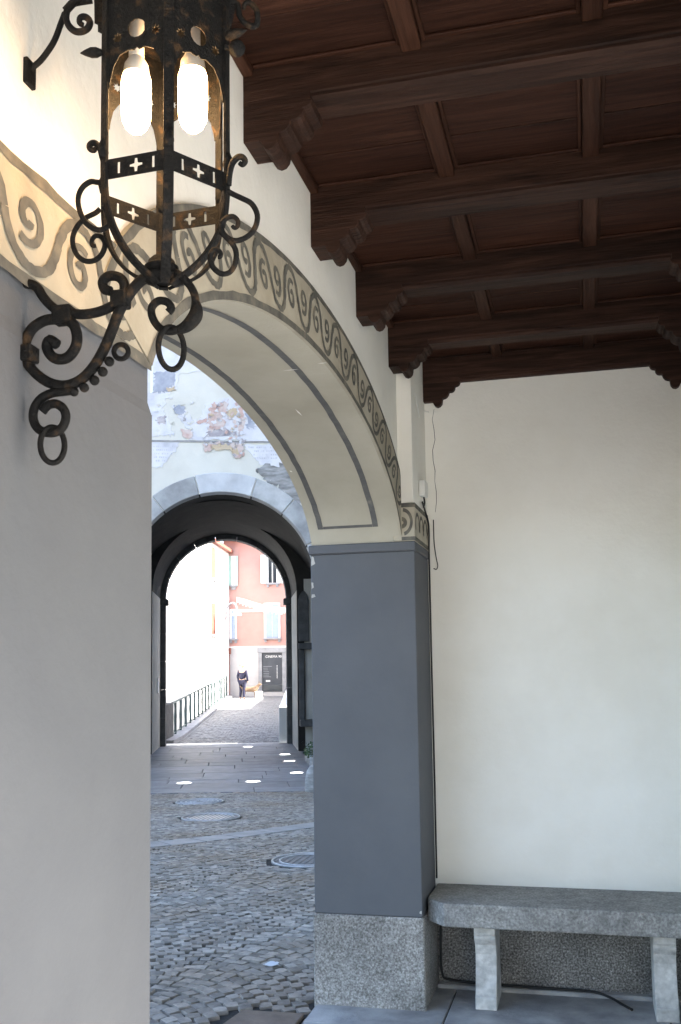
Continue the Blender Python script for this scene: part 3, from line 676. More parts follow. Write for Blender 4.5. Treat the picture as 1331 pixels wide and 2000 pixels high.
# hexagonal cage
D0 = Vector((HUB.x, HUB.y, 0)).normalized(); E1 = Vector((D0.y, -D0.x, 0)); AX = Vector((HUB.x, HUB.y, 0)) + E1 * .004
RH = .1045
def hexp(k, r=RH, z=0): a = R(3 + 60 * k); return AX + E1 * (r * math.sin(a)) - D0 * (r * math.cos(a)) + Vector((0, 0, z))
zy = lambda y, D=1.5: at_d(320, y, D).z
ZB = at_d(208, 340, 1.447).z                              # middle of the pierced band
ZTOP = zy(10)
for k in range(6):
    P = [(1, ZTOP + .012), (1, ZB + .05), (1, ZB), (.985, ZB - .035), (.93, ZB - .062), (.82, ZB - .088), (.64, ZB - .112), (.42, ZB - .130), (.2, ZB - .142), (.12, ZB - .148)]
    path = smooth_path([hexp(k, RH * a, z) for a, z in P], 4)
    a = R(3 + 60 * k); tang = E1 * math.cos(a) + D0 * math.sin(a)
    o = MB().tube(path, .0026, flat=(tang, .0075)).build('post', 'iron', ln, bevel=.0008)
    MB().tube([hexp(k, RH * 1.018, ZB + .018 + i * .001) for i in (0, 10, 20, 30)], [.006, .0085, .007, .003], 8).build('post_leaf', 'iron', o, smooth=True)
def hexside(k):
    a, b = hexp(k), hexp(k + 1); mid = (a + b) / 2; x = (b - a).normalized(); return mid, x
ZS = zy(150, 1.42) + .012
def circ(cx, cy, r, n=14, ph=0): return [(cx + r * math.cos(2 * math.pi * i / n + ph), cy + r * math.sin(2 * math.pi * i / n + ph)) for i in range(n)]
def star(cx, cy, r): return [(cx + (r if i % 2 == 0 else r * .55) * math.cos(2 * math.pi * i / 16), cy + (r if i % 2 == 0 else r * .55) * math.sin(2 * math.pi * i / 16)) for i in range(16)]
def cross(cx, cy, r):
    t = r * .3; return [(cx + a, cy + b) for a, b in ((-t * .7, -r), (t * .7, -r), (t, -t), (r, -t * .6), (r, t * .6), (t, t), (t * .7, r), (-t * .7, r), (-t, t), (-r, t * .6), (-r, -t * .6), (-t, -t))]
def slot(cx, cy, a, b): return [(cx - a, cy - b), (cx + a, cy - b), (cx + a, cy + b), (cx - a, cy + b)]
hw = RH / 2
for k in range(6):
    mid, x = hexside(k)
    T_ = frame(mid, x, (0, 0, 1)); t0 = ZTOP
    arch = [(-.0445, ZS - .012), (-.043, ZS), (-.038, ZS + .02), (-.028, ZS + .036), (-.014, ZS + .042), (-.004, ZS + .040), (0, ZS + .044), (.004, ZS + .040), (.014, ZS + .042), (.028, ZS + .036), (.038, ZS + .02), (.043, ZS), (.0445, ZS - .012)]
    out = [(hw, ZS - .012), (hw, t0), (-hw, t0), (-hw, ZS - .012)]
    hz = ZS + .066
    p = mobj('pierced_panel', sheet([arch + out, circ(0, hz + .008, .0145), star(-.031, hz - .002, .0085), star(.031, hz - .002, .0085)], .0016, T_), 'iron', ln)
    b = mobj('pierced_band', sheet([[(-hw, ZB - .015), (hw, ZB - .015), (hw, ZB + .015), (-hw, ZB + .015)], cross(0, ZB, .0105), slot(-.028, ZB, .0022, .009), slot(.028, ZB, .0022, .009)], .002, T_), 'iron', ln)
m = MB()
for r, z0, z1 in ((1.06, -.004, .006), (1.14, .006, .014), (1.08, .014, .022), (1.2, .022, .032), (1.1, .032, .05)):
    m.prism([(hexp(k, RH * r).x, hexp(k, RH * r).y) for k in range(6)], lambda a, b, t: (a, b, t), ZTOP + z0, ZTOP + z1)
m.build('cornice', 'iron', ln)
m = MB(); top = AX + Vector((0, 0, ZTOP + .16)); v6 = [hexp(k, RH * 1.1, ZTOP + .0505) for k in range(6)] + [hexp(k, RH * .35, ZTOP + .12) for k in range(6)] + [top]
m.add(v6, [(i, (i + 1) % 6, 6 + (i + 1) % 6, 6 + i) for i in range(6)] + [(6 + i, 6 + (i + 1) % 6, 12) for i in range(6)] + [tuple(range(6))[::-1]]); m.build('cap', 'iron', ln)
MB().lathe([(.004, 0), (.012, .01), (.006, .02), (.014, .035), (.004, .06), (.001, .075)], top - Vector((0, 0, .006)), 12).build('finial', 'iron', ln, smooth=True)
MB().tube([AX + Vector((0, 0, ZTOP + .05)), AX + Vector((0, 0, ZTOP - .03))], .02, 10).build('socket_stem', 'iron', ln, smooth=40)
# scrolls, on the plane through the cage that faces out
def cage(name, pts, r, dep, n=4):
    d = 1.5 + dep
    P = smooth_path([at_d(a, b, d) for a, b in pts], n); k = len(P)
    return MB().tube(P, [r * (.72 + .28 * min(1, 3 * (1 - i / (k - 1)))) for i in range(k)], 8).build(name, 'iron', ln, smooth=True)
cage('scroll', [(446, 374), (455, 379), (472, 387), (492, 398), (503, 420), (499, 444), (485, 461), (464, 470), (447, 466), (435, 453), (434, 437), (443, 426), (456, 423), (465, 431), (464, 442), (458, 445), (454, 441)], .0042, -.045)
cage('scroll', [(430, 452), (446, 467), (458, 482), (462, 499), (458, 520), (447, 533), (431, 534), (416, 521), (411, 504), (415, 491), (423, 487), (431, 493), (431, 501), (426, 502)], .0042, -.045)
cage('scroll', [(447, 362), (449, 340), (454, 320), (464, 308), (474, 307), (479, 315), (474, 322), (468, 318)], .0048, -.045)
cage('scroll', [(205, 330), (199, 300), (193, 286), (184, 279), (176, 283), (177, 291), (184, 294), (187, 289)], .0048, -.045)
cage('scroll', [(205, 357), (190, 356), (177, 355), (161, 367), (153, 388), (157, 414), (170, 437), (192, 449), (210, 443), (218, 427), (212, 410), (199, 405)], .0042, -.03)
cage('scroll', [(196, 408), (187, 416), (166, 427), (149, 446), (142, 470), (149, 495), (165, 509), (184, 509), (199, 497), (206, 477), (199, 463), (187, 461), (180, 470), (181, 480), (188, 480)], .0042, .03)
cage('scroll', [(180, 0), (140, 8), (130, 28), (133, 47), (145, 60), (159, 62), (172, 55), (176, 42), (167, 33), (157, 35), (156, 45), (163, 49)], .0052, -.02)
cage('scroll', [(452, 4), (464, 8), (468, 30), (480, 46), (495, 52), (503, 44), (502, 22), (492, 8), (480, 6), (476, 18)], .0046, -.02)
def spike(a, b, c, d, dep):
    P = [at_d(a + (c - a) * t, b + (d - b) * t, 1.5 + dep) for t in (0, .25, .5, .8, 1)]; MB().tube(P, [.004, .0075, .0075, .004, .0006], 8).build('spike', 'iron', ln, smooth=True)
spike(200, 102, 157, 104, -.05); spike(440, 73, 483, 58, -.05)
p = at_d(463, 95, 1.46); MB().lathe([(.004, -.012), (.011, -.006), (.013, .002), (.009, .009), (.002, .012)], p, 12).build('rosette', 'iron', ln, smooth=True)
MB().tube([at_d(440, 92, 1.46), p], .004, 6).build('rosette_stem', 'iron', ln)
P = [on_y(a, b, LY) for a, b in ((127, 26), (118, 50), (110, 72), (100, 91), (80, 118), (60, 135), (44, 144))]; P[-1].x = WX
MB().tube(smooth_path(P, 4), .0048, 8).build('wall_stay', 'iron', ln, smooth=True)
MB().box(WX - .001, WX + .008, LY - .014, LY + .014, P[-1].z - .024, P[-1].z + .02).build('stay_plate', 'iron', ln, bevel=.002)
a = at_d(128, 22, 1.48); b = hexp(5, RH * 1.05, ZTOP + .02)
MB().tube([a, (a + b) / 2 + Vector((0, 0, .004)), b], .006, 8).build('stay_joint', 'iron', ln, smooth=True)
# bulbs
for s, (xx, yt, yb) in ((-1, (264, 121, 262)), (1, (373, 112, 259))):
    c = AX + E1 * (.0435 * s) - D0 * .0; D = (c + Vector((0, 0, 2.4)) - EYE).dot(FW)
    z1 = at_d(xx, yt, D).z; z0 = at_d(xx, yb, D).z; hgt = z1 - z0; r = .0232
    prof = [(.002, 0), (.010, .003), (.017, .010), (.022, .022), (r, .04), (r, hgt * .72), (r * .96, hgt * .80), (r * .88, hgt * .845)]
    o = MB().lathe(prof, (c.x, c.y, z0), 24).build('bulb', 'bulb', ln, smooth=True)
    MB().lathe([(r * .9, hgt * .846), (r * .86, hgt * .9), (r * .80, hgt), (r * .5, hgt + .012), (.012, hgt + .014), (.012, ZTOP - z0 - .005)], (c.x, c.y, z0), 24).build('collar', 'cap', o, smooth=40)

# ================================================================== STREET FITTINGS
def disc(name, c, r, mat, parent, z=.004): return MB().lathe([(r, -.02), (r, z - .002), (r - .004, z)], c, 40).build(name, mat, parent)
labels = ['round cast iron cover with concentric grooves nearest the paving slabs', 'round cast iron cover with barred centre between gutter and grooved cover', 'round iron cover half hidden behind the grey pier']
for i, ((c, r), lb) in enumerate(zip(holes, labels)):
    c = c + Vector((0, 0, .002)); e = empty('manhole_cover', c); tag(e, lb, 'manhole', 'iron covers in the cobbled street')
    disc('plate', c, r, 'coverplate', e, .0)
    for k in range(4 if i == 0 else 2):
        rr = r * (1 - .2 * k) - .01; m = MB()
        m.loop([c + Vector((rr * math.cos(t), rr * math.sin(t), .004)) for t in [2 * math.pi * j / 40 for j in range(40)]], .010, 6); m.build('ring', 'castiron', e, smooth=True)
    if i:
        for k in range(-5, 6):
            yy = k * .055; hw_ = math.sqrt(max(.01, (r * .74) ** 2 - yy * yy)); m = MB(); m.box(c.x + yy - .01, c.x + yy + .01, c.y - hw_, c.y + hw_, c.z - .004, c.z + .0045); m.build('bar', 'castiron' if i == 1 else 'coverplate', e)
    else:
        for k in range(18):
            a = 2 * math.pi * k / 18
            MB().tube([c + Vector((.05 * math.cos(a), .05 * math.sin(a), .003)), c + Vector((r * .93 * math.cos(a), r * .93 * math.sin(a), .003))], .007, 6).build('bar', 'castiron', e)
for x, y, lb in ((360, 1530, 'round ground light in the slabs near the grooved cover'), (495, 1527, 'round ground light in the slabs before the middle of the gate'), (485, 1459, 'round ground light at the far threshold of the gate passage'),
              (557, 1474, 'round ground light inside the gate near its right jamb'), (566, 1487, 'round ground light beside the planted ledge'), (580, 1510, 'round ground light between planted ledge and guard stone')):
    p = on_street(x, y); e = empty('ground_light', p); tag(e, lb, 'ground light', 'round lights set in the slabs')
    MB().lathe([(.15, -.02), (.15, .006), (.125, .009), (.124, .004)], p, 28).build('rim', 'castiron', e)
    MB().lathe([(.122, -.01), (.122, .0085)], p, 28).build('lens', 'lamp_disc', e)
p = on_street(534, 1886)
me = sheet([ragged([(-.05, -.02), (.0, -.035), (.035, -.01), (.022, .02), (-.02, .02)], 3, .006)], .003, Matrix.Translation(p + Vector((0, 0, .012))) @ Matrix.Rotation(.15, 4, 'X'))
tag(mobj('litter', me, 'litter'), 'crumpled scrap of pale plastic on the cobbles', 'litter')

# ================================================================== GATE TOWER
G0 = on_z(436, 1500, -.36); GA = R(20)
gt = empty('gate_tower', G0, GA, local=True); tag(gt, 'gate tower with faded fresco fragments over a stone archway', 'gate tower')
GI = gt.matrix_basis.inverted()
def fac(x, y, u=0):                                      # sight line met with the facade, in the tower's own axes
    o = GI @ EYE; d = (GI.to_3x3() @ ray(x, y)); q = o + d * ((u - o.y) / d.y); return q.x, q.z
def arch_mass(name, mat_face, mat_in, v0, v1, u0, u1, half, spr, ztop, rr=None, n=32, extra=None):
    rr = rr or half
    P = [(-half, 0)] + [(-rr * math.cos(math.pi * i / n), spr + rr * math.sin(math.pi * i / n)) for i in range(n + 1)] + [(half, 0)]
    m = MB()
    for u in (u0, u1):
        A = [(p[0], u, p[1]) for p in P[1:-1]]; m.strip(A, [(a[0], u, ztop) for a in A])
        m.add([(v0, u, -.3), (-half, u, -.3), (-half, u, ztop), (v0, u, ztop)], [(0, 1, 2, 3)]); m.add([(half, u, -.3), (v1, u, -.3), (v1, u, ztop), (half, u, ztop)], [(0, 1, 2, 3)])
    m.add([(v0, u0, -.3), (v0, u1, -.3), (v0, u1, ztop), (v0, u0, ztop)], [(0, 1, 2, 3)]); m.add([(v1, u0, -.3), (v1, u1, -.3), (v1, u1, ztop), (v1, u0, ztop)], [(0, 1, 2, 3)])
    m.add([(v0, u0, ztop), (v1, u0, ztop), (v1, u1, ztop), (v0, u1, ztop)], [(0, 1, 2, 3)])
    m.build(name, mat_face, gt, norm=False)
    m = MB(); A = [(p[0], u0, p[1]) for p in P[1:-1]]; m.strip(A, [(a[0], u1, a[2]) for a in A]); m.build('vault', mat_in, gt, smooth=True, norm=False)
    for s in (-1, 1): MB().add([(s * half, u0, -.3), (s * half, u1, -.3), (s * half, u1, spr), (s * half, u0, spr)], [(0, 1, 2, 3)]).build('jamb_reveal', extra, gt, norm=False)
fr, fs = 1.98, 3.80
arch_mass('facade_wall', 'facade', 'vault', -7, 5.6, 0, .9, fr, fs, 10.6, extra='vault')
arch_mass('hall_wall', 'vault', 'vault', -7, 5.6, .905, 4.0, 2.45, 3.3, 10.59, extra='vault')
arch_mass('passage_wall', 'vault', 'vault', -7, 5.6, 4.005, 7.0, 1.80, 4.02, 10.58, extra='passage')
MB().box(-7.5, 6.0, -.5, 7.5, 10.62, 10.8).build('roof', 'roof', gt)
def wedge(name, mat, cx, cz, r0, r1, a0, a1, u0, u1, n=6, bevel=.012, parent=gt):
    A = [(cx + r0 * math.cos(a0 + (a1 - a0) * i / n), cz + r0 * math.sin(a0 + (a1 - a0) * i / n)) for i in range(n + 1)]
    B = [(cx + r1 * math.cos(a0 + (a1 - a0) * i / n), cz + r1 * math.sin(a0 + (a1 - a0) * i / n)) for i in range(n + 1)]
    m = MB(); m.prism(A + B[::-1], lambda p, q, t: (p, t, q), u0, u1); return m.build(name, mat, parent, bevel=bevel)
edges = [0, 25, 50, 72, 104, 128, 155, 180]
for i in range(7):
    a, b = R(edges[i]) + .004, R(edges[i + 1]) - .004
    wedge('voussoir', 'voussoir_pale' if i == 3 else 'voussoir', 0, fs, fr - .008, fr + .40 + (.01 if i == 3 else 0), a, b, -.035 - .008 * (i % 2), .3, bevel=.015)
for s in (-1, 1):
    z = 0.0
    for k in range(7):
        h_ = fs / 7; x0, x1 = (fr - .008, fr + .4 + .12 * (k % 2)); x0, x1 = (x0, x1) if s > 0 else (-x1, -x0)
        MB().box(x0, x1, -.03, .3, z + .004, z + h_ - .004).build('jamb_stone', 'voussoir', gt, bevel=.012); z += h_
n = 9
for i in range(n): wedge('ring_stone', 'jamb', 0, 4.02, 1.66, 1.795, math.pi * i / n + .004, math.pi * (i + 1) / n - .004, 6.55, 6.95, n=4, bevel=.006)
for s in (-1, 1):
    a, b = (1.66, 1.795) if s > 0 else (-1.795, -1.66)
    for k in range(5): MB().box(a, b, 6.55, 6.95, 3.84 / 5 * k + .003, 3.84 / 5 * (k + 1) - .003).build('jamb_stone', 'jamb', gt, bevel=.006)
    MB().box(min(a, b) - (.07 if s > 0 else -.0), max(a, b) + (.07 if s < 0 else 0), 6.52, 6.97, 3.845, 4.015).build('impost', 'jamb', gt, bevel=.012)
# small white notice on the passage side
q = GI @ at_d(317, 1339, 25.6); MB().box(-1.795, -1.765, q.y - .16, q.y + .16, q.z - .19, q.z + .19).build('notice_board', 'white', gt, bevel=.004)
# right side of the hall: plastered pier, dark arched panel for a recess's shade, ledge
MB().box(1.98, 2.44, 3.93, 4.0, 0, 4.3).build('plaster_panel', 'passage', gt)
o_ = [(1.83, 2.72), (2.09, 2.72), (2.09, 3.75), (2.06, 3.88), (1.99, 3.98), (1.93, 3.98), (1.86, 3.88), (1.83, 3.75)]
m = MB(); m.prism(o_, lambda a, b, t: (a, t, b), 3.86, 3.925); m.build('recess_shade_panel', 'jamb', gt, bevel=.01)  # solid dark slab in place of the shade inside a recess
MB().box(1.82, 2.16, 3.72, 3.925, 2.52, 2.68).build('ledge', 'jamb', gt, bevel=.01); MB().box(1.83, 1.96, 3.8, 3.925, .7, 2.515).build('post', 'jamb', gt, bevel=.01)
MB().box(1.83, 2.4, 3.5, 3.925, .62, .78).build('ledge', 'jamb', gt, bevel=.01)
# fresco fragments: thin skins of painted plaster left on the facade
def fresco(mat, pts, k=0, n=5, amp=.03):
    n, amp = n * 2, amp * 1.15
    P = [fac(x, y) for x, y in pts]
    me = sheet([ragged(P, n, amp)], .008, frame((0, -.004 - .0035 * k, 0), (1, 0, 0), (0, 0, 1)))
    return mobj('fresco_fragment', me, mat, gt)
fresco('fresco_pale', [(262, 660), (420, 660), (440, 720), (352, 728), (345, 760), (330, 770), (318, 800), (330, 820), (340, 850), (300, 852), (262, 850)], 0)
fresco('fresco_pale', [(262, 862), (352, 862), (345, 880), (330, 895), (318, 912), (262, 916)], 0)
fresco('fresco_pale', [(335, 792), (362, 800), (376, 818), (390, 822), (402, 790), (440, 776), (500, 772), (560, 800), (560, 862), (470, 864), (460, 858), (372, 862), (368, 840), (350, 815)], 0)
fresco('fresco_pale', [(475, 868), (575, 866), (590, 905), (540, 912), (508, 908), (492, 890)], 0)
fresco('fresco_blue', [(301, 726), (344, 726), (340, 752), (330, 760), (301, 752)], 1)
fresco('fresco_blue', [(300, 752), (334, 750), (326, 766), (300, 768)], 2)
fresco('fresco_ochre', [(326, 758), (342, 756), (342, 764), (328, 766)], 3, 4, .02)
fresco('fresco_blue', [(340, 794), (358, 792), (362, 804), (350, 812), (342, 806)], 2)
fresco('fresco_grey', [(306, 818), (324, 814), (326, 826), (310, 828)], 2, 4, .03)
fresco('fresco_red', [(353, 840), (376, 838), (377, 858), (362, 858)], 2, 4, .03)
fresco('fresco_red', [(384, 824), (402, 816), (404, 824), (388, 828)], 2, 4, .02)
fresco('fresco_red', [(410, 798), (432, 788), (444, 782), (444, 800), (436, 812), (440, 832), (424, 834), (412, 850), (406, 830)], 2, 4, .04)
fresco('fresco_ochre', [(446, 800), (462, 796), (466, 808), (452, 818), (445, 812)], 3, 4, .03)
fresco('fresco_red', [(464, 800), (474, 792), (478, 830), (472, 850), (464, 848), (470, 824)], 2, 4, .03)
fresco('fresco_grey', [(410, 842), (430, 836), (452, 842), (466, 850), (478, 862), (470, 870), (430, 866), (408, 868), (400, 856)], 3, 5, .05)
fresco('fresco_red', [(396, 868), (414, 868), (414, 880), (400, 882)], 4, 4, .02)
fresco('fresco_ochre', [(412, 870), (440, 868), (462, 874), (472, 892), (464, 896), (448, 880), (414, 878)], 4, 4, .025)
fresco('fresco_red', [(452, 868), (474, 868), (476, 880), (466, 884)], 5, 4, .03)
fresco('fresco_red', [(454, 886), (472, 888), (468, 896), (460, 895)], 5, 3, .02)
fresco('fresco_blue', [(478, 806), (490, 804), (500, 834), (484, 838)], 1, 4, .04)
fresco('rubble', [(500, 912), (560, 906), (600, 960), (590, 990), (540, 950), (512, 932)], 1, 6, .05)
for i, (x0, x1, y0) in enumerate([(300, 342, 870), (300, 338, 877), (302, 336, 884), (302, 330, 891), (302, 326, 898), (486, 535, 872), (490, 540, 879), (492, 545, 886), (498, 548, 893)]):
    m = MB(); x = x0                                      # rows of faded lettering, too worn to read
    while x < x1:
        wpx = rnd.uniform(1.2, 3.2); a = fac(x, y0); b = fac(x + wpx, y0 + 3.6)
        if rnd.random() > .2: m.box(a[0], b[0], -.0092, -.0085, b[1], a[1] - rnd.uniform(0, .012))
        x += wpx + rnd.uniform(.8, 2)
    tag(m.build('faded_lettering', 'lettering', gt), kind='stuff')
a = fac(262, 861); b = fac(560, 860); MB().box(a[0], b[0], -.016, .01, a[1] - .02, a[1] + .02).build('fresco_ledge', 'rubble', gt)
a = fac(294, 700); MB().box(a[0], a[0] + .06, -.013, .01, fac(294, 768)[1], fac(294, 640)[1]).build('fresco_border', 'white', gt)
rf_ = random.Random(5)
for i in range(70):                                       # small flakes of colour around the painted arms
    x, y = rf_.uniform(402, 486), rf_.uniform(786, 894)
    if y > 872 and x < 450: continue
    q = [(x + rf_.uniform(2, 6) * math.cos(a) , y + rf_.uniform(1.5, 5) * math.sin(a)) for a in [k * 1.05 for k in range(6)]]
    fresco(rf_.choice(('fresco_red', 'fresco_red', 'fresco_pale', 'fresco_pale', 'fresco_red', 'fresco_ochre', 'fresco_grey')), q, 3 + i % 5, 2, .015)
for i in range(16):
    x, y = rf_.uniform(298, 380), rf_.uniform(770, 850); q = [(x + rf_.uniform(2, 6) * math.cos(a), y + rf_.uniform(1.5, 4) * math.sin(a)) for a in [k * 1.05 for k in range(6)]]
    fresco(rf_.choice(('fresco_pale', 'fresco_grey', 'facade', 'facade')), q, 2 + i % 3, 2, .015)
# guard stone and planted ledge beside the gate
p = on_street(606, 1546)
gs = MB().lathe([(.15, -.05), (.155, .05), (.145, .2), (.12, .32), (.07, .40), (.02, .42)], p + Vector((.06, .05, 0)), 20).build('guard_stone', 'rubble', smooth=True); tag(gs, 'rounded dark guard stone at the foot of the gate jamb', 'guard stone')
pl = empty('planter', on_street(600, 1503)); tag(pl, 'low stone trough of dark leafy plants by the gate jamb', 'planter')
c = on_street(604, 1500)
q0 = c + GV * .12 + GU * .2
def gbox(c, a, b, d, e, z0, z1):
    m = MB(); P = [c + GV * a + GU * d, c + GV * b + GU * d, c + GV * b + GU * e, c + GV * a + GU * e]
    m.add([(p.x, p.y, z0) for p in P] + [(p.x, p.y, z1) for p in P], [(0, 3, 2, 1), (4, 5, 6, 7), (0, 1, 5, 4), (1, 2, 6, 5), (2, 3, 7, 6), (3, 0, 4, 7)]); return m
gbox(q0, -.08, .5, 0, 1.6, c.z - .02, c.z + .20).build('trough', 'rubble', pl, bevel=.01)
m = MB()
for i in range(420):
    a, b = rnd.uniform(-.14, .5), rnd.uniform(0, 1.6); p = q0 + GV * a + GU * b; z = c.z + .18 + rnd.random() ** 1.5 * .26; d = Vector((rnd.uniform(-1, 1), rnd.uniform(-1, 1), rnd.uniform(-.2, .8))).normalized(); e = d.orthogonal().normalized()
    s_ = rnd.uniform(.025, .05); o = Vector((p.x, p.y, z)); m.add([o - d * s_, o + e * s_ * .4, o + d * s_, o - e * s_ * .4], [(0, 1, 2, 3)])
tag(m.build('foliage', 'leaf', pl, norm=False), kind='stuff')
m = MB()
for i in range(16):
    p = q0 + GV * rnd.uniform(-.1, .4) + GU * rnd.uniform(0, 1.5); m.lathe([(.003, 0), (.016, .008), (.004, .018)], Vector((p.x, p.y, c.z + .25 + rnd.random() * .15)), 6)
tag(m.build('blossoms', 'white', pl), kind='stuff')

# ================================================================== BEYOND THE GATE
A_ = on_z(338, 1443, -.36); B_ = on_z(458, 1351, .6)
bd = Vector((B_.x - A_.x, B_.y - A_.y, 0)); BL = bd.length; bd.normalize(); pr = Vector((bd.y, -bd.x, 0))
def bz(s): return -.36 + .96 * min(max(s / BL, 0), 1.15)
def bp(s, t, z=0): p = A_ + bd * s + pr * t; return Vector((p.x, p.y, bz(s) + z))
m = MB(); n = 30
ss = [-4 + (BL + 14) * i / n for i in range(n + 1)]
for i in range(n):
    a, b = ss[i], ss[i + 1]; wl0 = 0 if a < BL - 1 else 8; tr = 3.5 if a < BL - 7 else 14
    m.add([bp(a, -wl0), bp(a, tr), bp(b, tr), bp(b, -wl0)], [(0, 1, 2, 3)]); m.add([bp(a, -wl0), bp(b, -wl0), bp(b, -wl0, -2), bp(a, -wl0, -2)], [(0, 1, 2, 3)])
road = tag(m.build('bridge_road', 'setts', norm=False), kind='structure')
m = MB()
k = 0; s = -2.2
setts_l = []
while s < 16:
    t = .35 + (k % 2) * .09
    while t < 3.2:
        setts_l.append((s, t)); t += .19
    s += .125; k += 1
for s, t in setts_l:
    p = [bp(s + .008, t + .008), bp(s + .008, t + .182), bp(s + .117, t + .182), bp(s + .117, t + .008)]; dz = rnd.uniform(.004, .016)
    c_ = sum(p, Vector()) / 4
    m.add([q for q in p] + [q + (c_ - q) * .1 + Vector((0, 0, dz)) for q in p], [(4, 5, 6, 7), (0, 1, 5, 4), (1, 2, 6, 5), (2, 3, 7, 6), (3, 0, 4, 7)])
tag(m.build('bridge_setts', 'setts', road, norm=False), kind='stuff')
m = MB()
for i in range(12):
    a, b = -2 + i * 2.2, -2 + (i + 1) * 2.2 - .015
    MB().add([bp(a, -.12, .0), bp(a, .30, .0), bp(b, .30, 0), bp(b, -.12, 0), bp(a, -.12, .09), bp(a, .30, .09), bp(b, .30, .09), bp(b, -.12, .09)], [(4, 5, 6, 7), (0, 1, 5, 4), (1, 2, 6, 5), (2, 3, 7, 6), (3, 0, 4, 7)]).build('kerb_stone', 'frame_stone', road, bevel=.012)
MBc = MB(); MBc.add([bp(-2.5, 3.3), bp(-2.5, 3.6), bp(13, 3.6), bp(13, 3.3), bp(-2.5, 3.3, 1.0), bp(-2.5, 3.6, 1.0), bp(13, 3.6, 1.0), bp(13, 3.3, 1.0)], [(4, 5, 6, 7), (0, 1, 5, 4), (1, 2, 6, 5), (2, 3, 7, 6), (3, 0, 4, 7)])
tag(MBc.build('parapet', 'white', bevel=.02), 'low pale parapet wall along the right side of the bridge', 'wall')
# railing
rl = empty('bridge_railing', bp(0, 0)); tag(rl, 'dark iron railing of ornate posts along the left side of the bridge', 'railing')
def bbox(s0, s1, t0, t1, z0, z1):
    m = MB(); m.add([bp(s0, t0, z0), bp(s0, t1, z0), bp(s1, t1, z0), bp(s1, t0, z0), bp(s0, t0, z1), bp(s0, t1, z1), bp(s1, t1, z1), bp(s1, t0, z1)], [(0, 3, 2, 1), (4, 5, 6, 7), (0, 1, 5, 4), (1, 2, 6, 5), (2, 3, 7, 6), (3, 0, 4, 7)]); return m
bbox(-2.4, -.2, -.2, .05, .09, 1.10).build('end_pier', 'jamb', rl, bevel=.02)
bbox(-.2, BL - .3, -.02, .03, 1.06, 1.12).build('top_rail', 'rail', rl); bbox(-.2, BL - .3, -.01, .02, .13, .17).build('bottom_rail', 'rail', rl)
s = .35
while s < BL - .5:
    bbox(s + .17, s + .25, -.03, .04, .09, 1.058).build('railing_post', 'rail', rl, bevel=.008)
    for q, sg in ((s, 1), (s + .42, -1)):
        p0, p1 = bp(q, 0, .172), bp(q, 0, 1.058); mid = (p0 + p1) / 2
        P = smooth_path([p0, p0 + Vector((0, 0, .2)) + bd * .06 * sg, mid - bd * .03 * sg, p1 - Vector((0, 0, .2)) + bd * .08 * sg, p1], 3)
        MB().tube(P, .018, 5).build('baluster', 'rail', rl, smooth=True)
    s += 1.3
# pink house
W0 = on_z(460, 1354, .6); PA = math.atan2(-bd.x, bd.y)
ph = empty('pink_house', W0, PA, local=True); tag(ph, 'pink rendered house with pale ground floor at the end of the bridge', 'house')
PI_ = ph.matrix_basis.inverted()
def pk(x, y, u=0): o = PI_ @ EYE; d = PI_.to_3x3() @ ray(x, y); q = o + d * ((u - o.y) / d.y); return q.x, q.z
zp = pk(500, 1263)[1]; ze = pk(500, 1056)[1]
MB().box(-.6, 12, 0, 8, -.4, zp - .001).build('ground_floor_wall', 'shop_wall', ph); MB().box(-.6, 12, .02, 8, zp, ze).build('upper_wall', 'pink', ph)
MB().box(-.6, 12.4, -.45, 8.4, ze + .001, ze + .14).build('eaves', 'frame_stone', ph); MB().box(-.4, 12.3, -.2, 8.3, ze + .142, ze + .5).build('roof', 'roof', ph)
a = pk(466, 1193); MB().box(a[0], 12, -.03, .03, a[1] - .07, a[1] + .07).build('string_course', 'white', ph, bevel=.01)
MB().box(-.58, 12, -.02, .03, zp - .06, zp + .02).build('base_course', 'white', ph)
def rect(x0, y0, x1, y1): a = pk(x0, y0); b = pk(x1, y1); return a[0], b[0], b[1], a[1]
# shop door
a0, a1, b0, b1 = rect(505, 1265, 559, 1353); b0 = 0
d0, d1, e0, e1 = rect(512, 1275, 552, 1352); e0 = .05
dr = MB().box(d0, d1, -.01, .05, e0, e1).build('door', 'dark', ph)
m = MB(); m.box(a0, d0 - .002, -.09, .03, b0, e1 + .0); m.box(d1 + .002, a1, -.09, .03, b0, e1); m.box(a0 - .05, a1 + .05, -.11, .03, e1 + .002, b1); m.build('frame', 'frame_stone', dr, bevel=.01)
MB().box(d0 + .02, d1 - .02, -.02, -.011, e0 + .02, e0 + .35).build('kick_plate', 'glass', dr)
def text(s, x, z, size, nm='lettering', mat='white', parent=dr, rot=0):
    cu = bpy.data.curves.new('t', 'FONT'); cu.body = s; cu.size = size; cu.extrude = .002
    ob = bpy.data.objects.new('t', cu); me = bpy.data.meshes.new_from_object(ob); bpy.data.objects.remove(ob)
    me.transform(frame((x, -.016, z), (1, 0, 0), (0, 0, 1)) @ Matrix.Rotation(rot, 4, 'Z')); return mobj(nm, me, mat, parent)
text('CINEMA 90', d0 + .18, e1 - .26, .17)
for k in range(7):
    MB().box(d0 + .06, d0 + .06 + rnd.uniform(.2, .5), -.0135, -.0105, e1 - .72 - k * .09, e1 - .70 - k * .09).build('lettering', 'frame_stone', dr)
for k in range(10): MB().box(d1 - .28, d1 - .25, -.0135, -.0105, e1 - .70 - k * .07, e1 - .655 - k * .07).build('lettering', 'white', dr)
MB().box(d0 + .2, d0 + .42, -.0135, -.0105, e0 + .52, e0 + .60).build('lettering', 'white', dr)
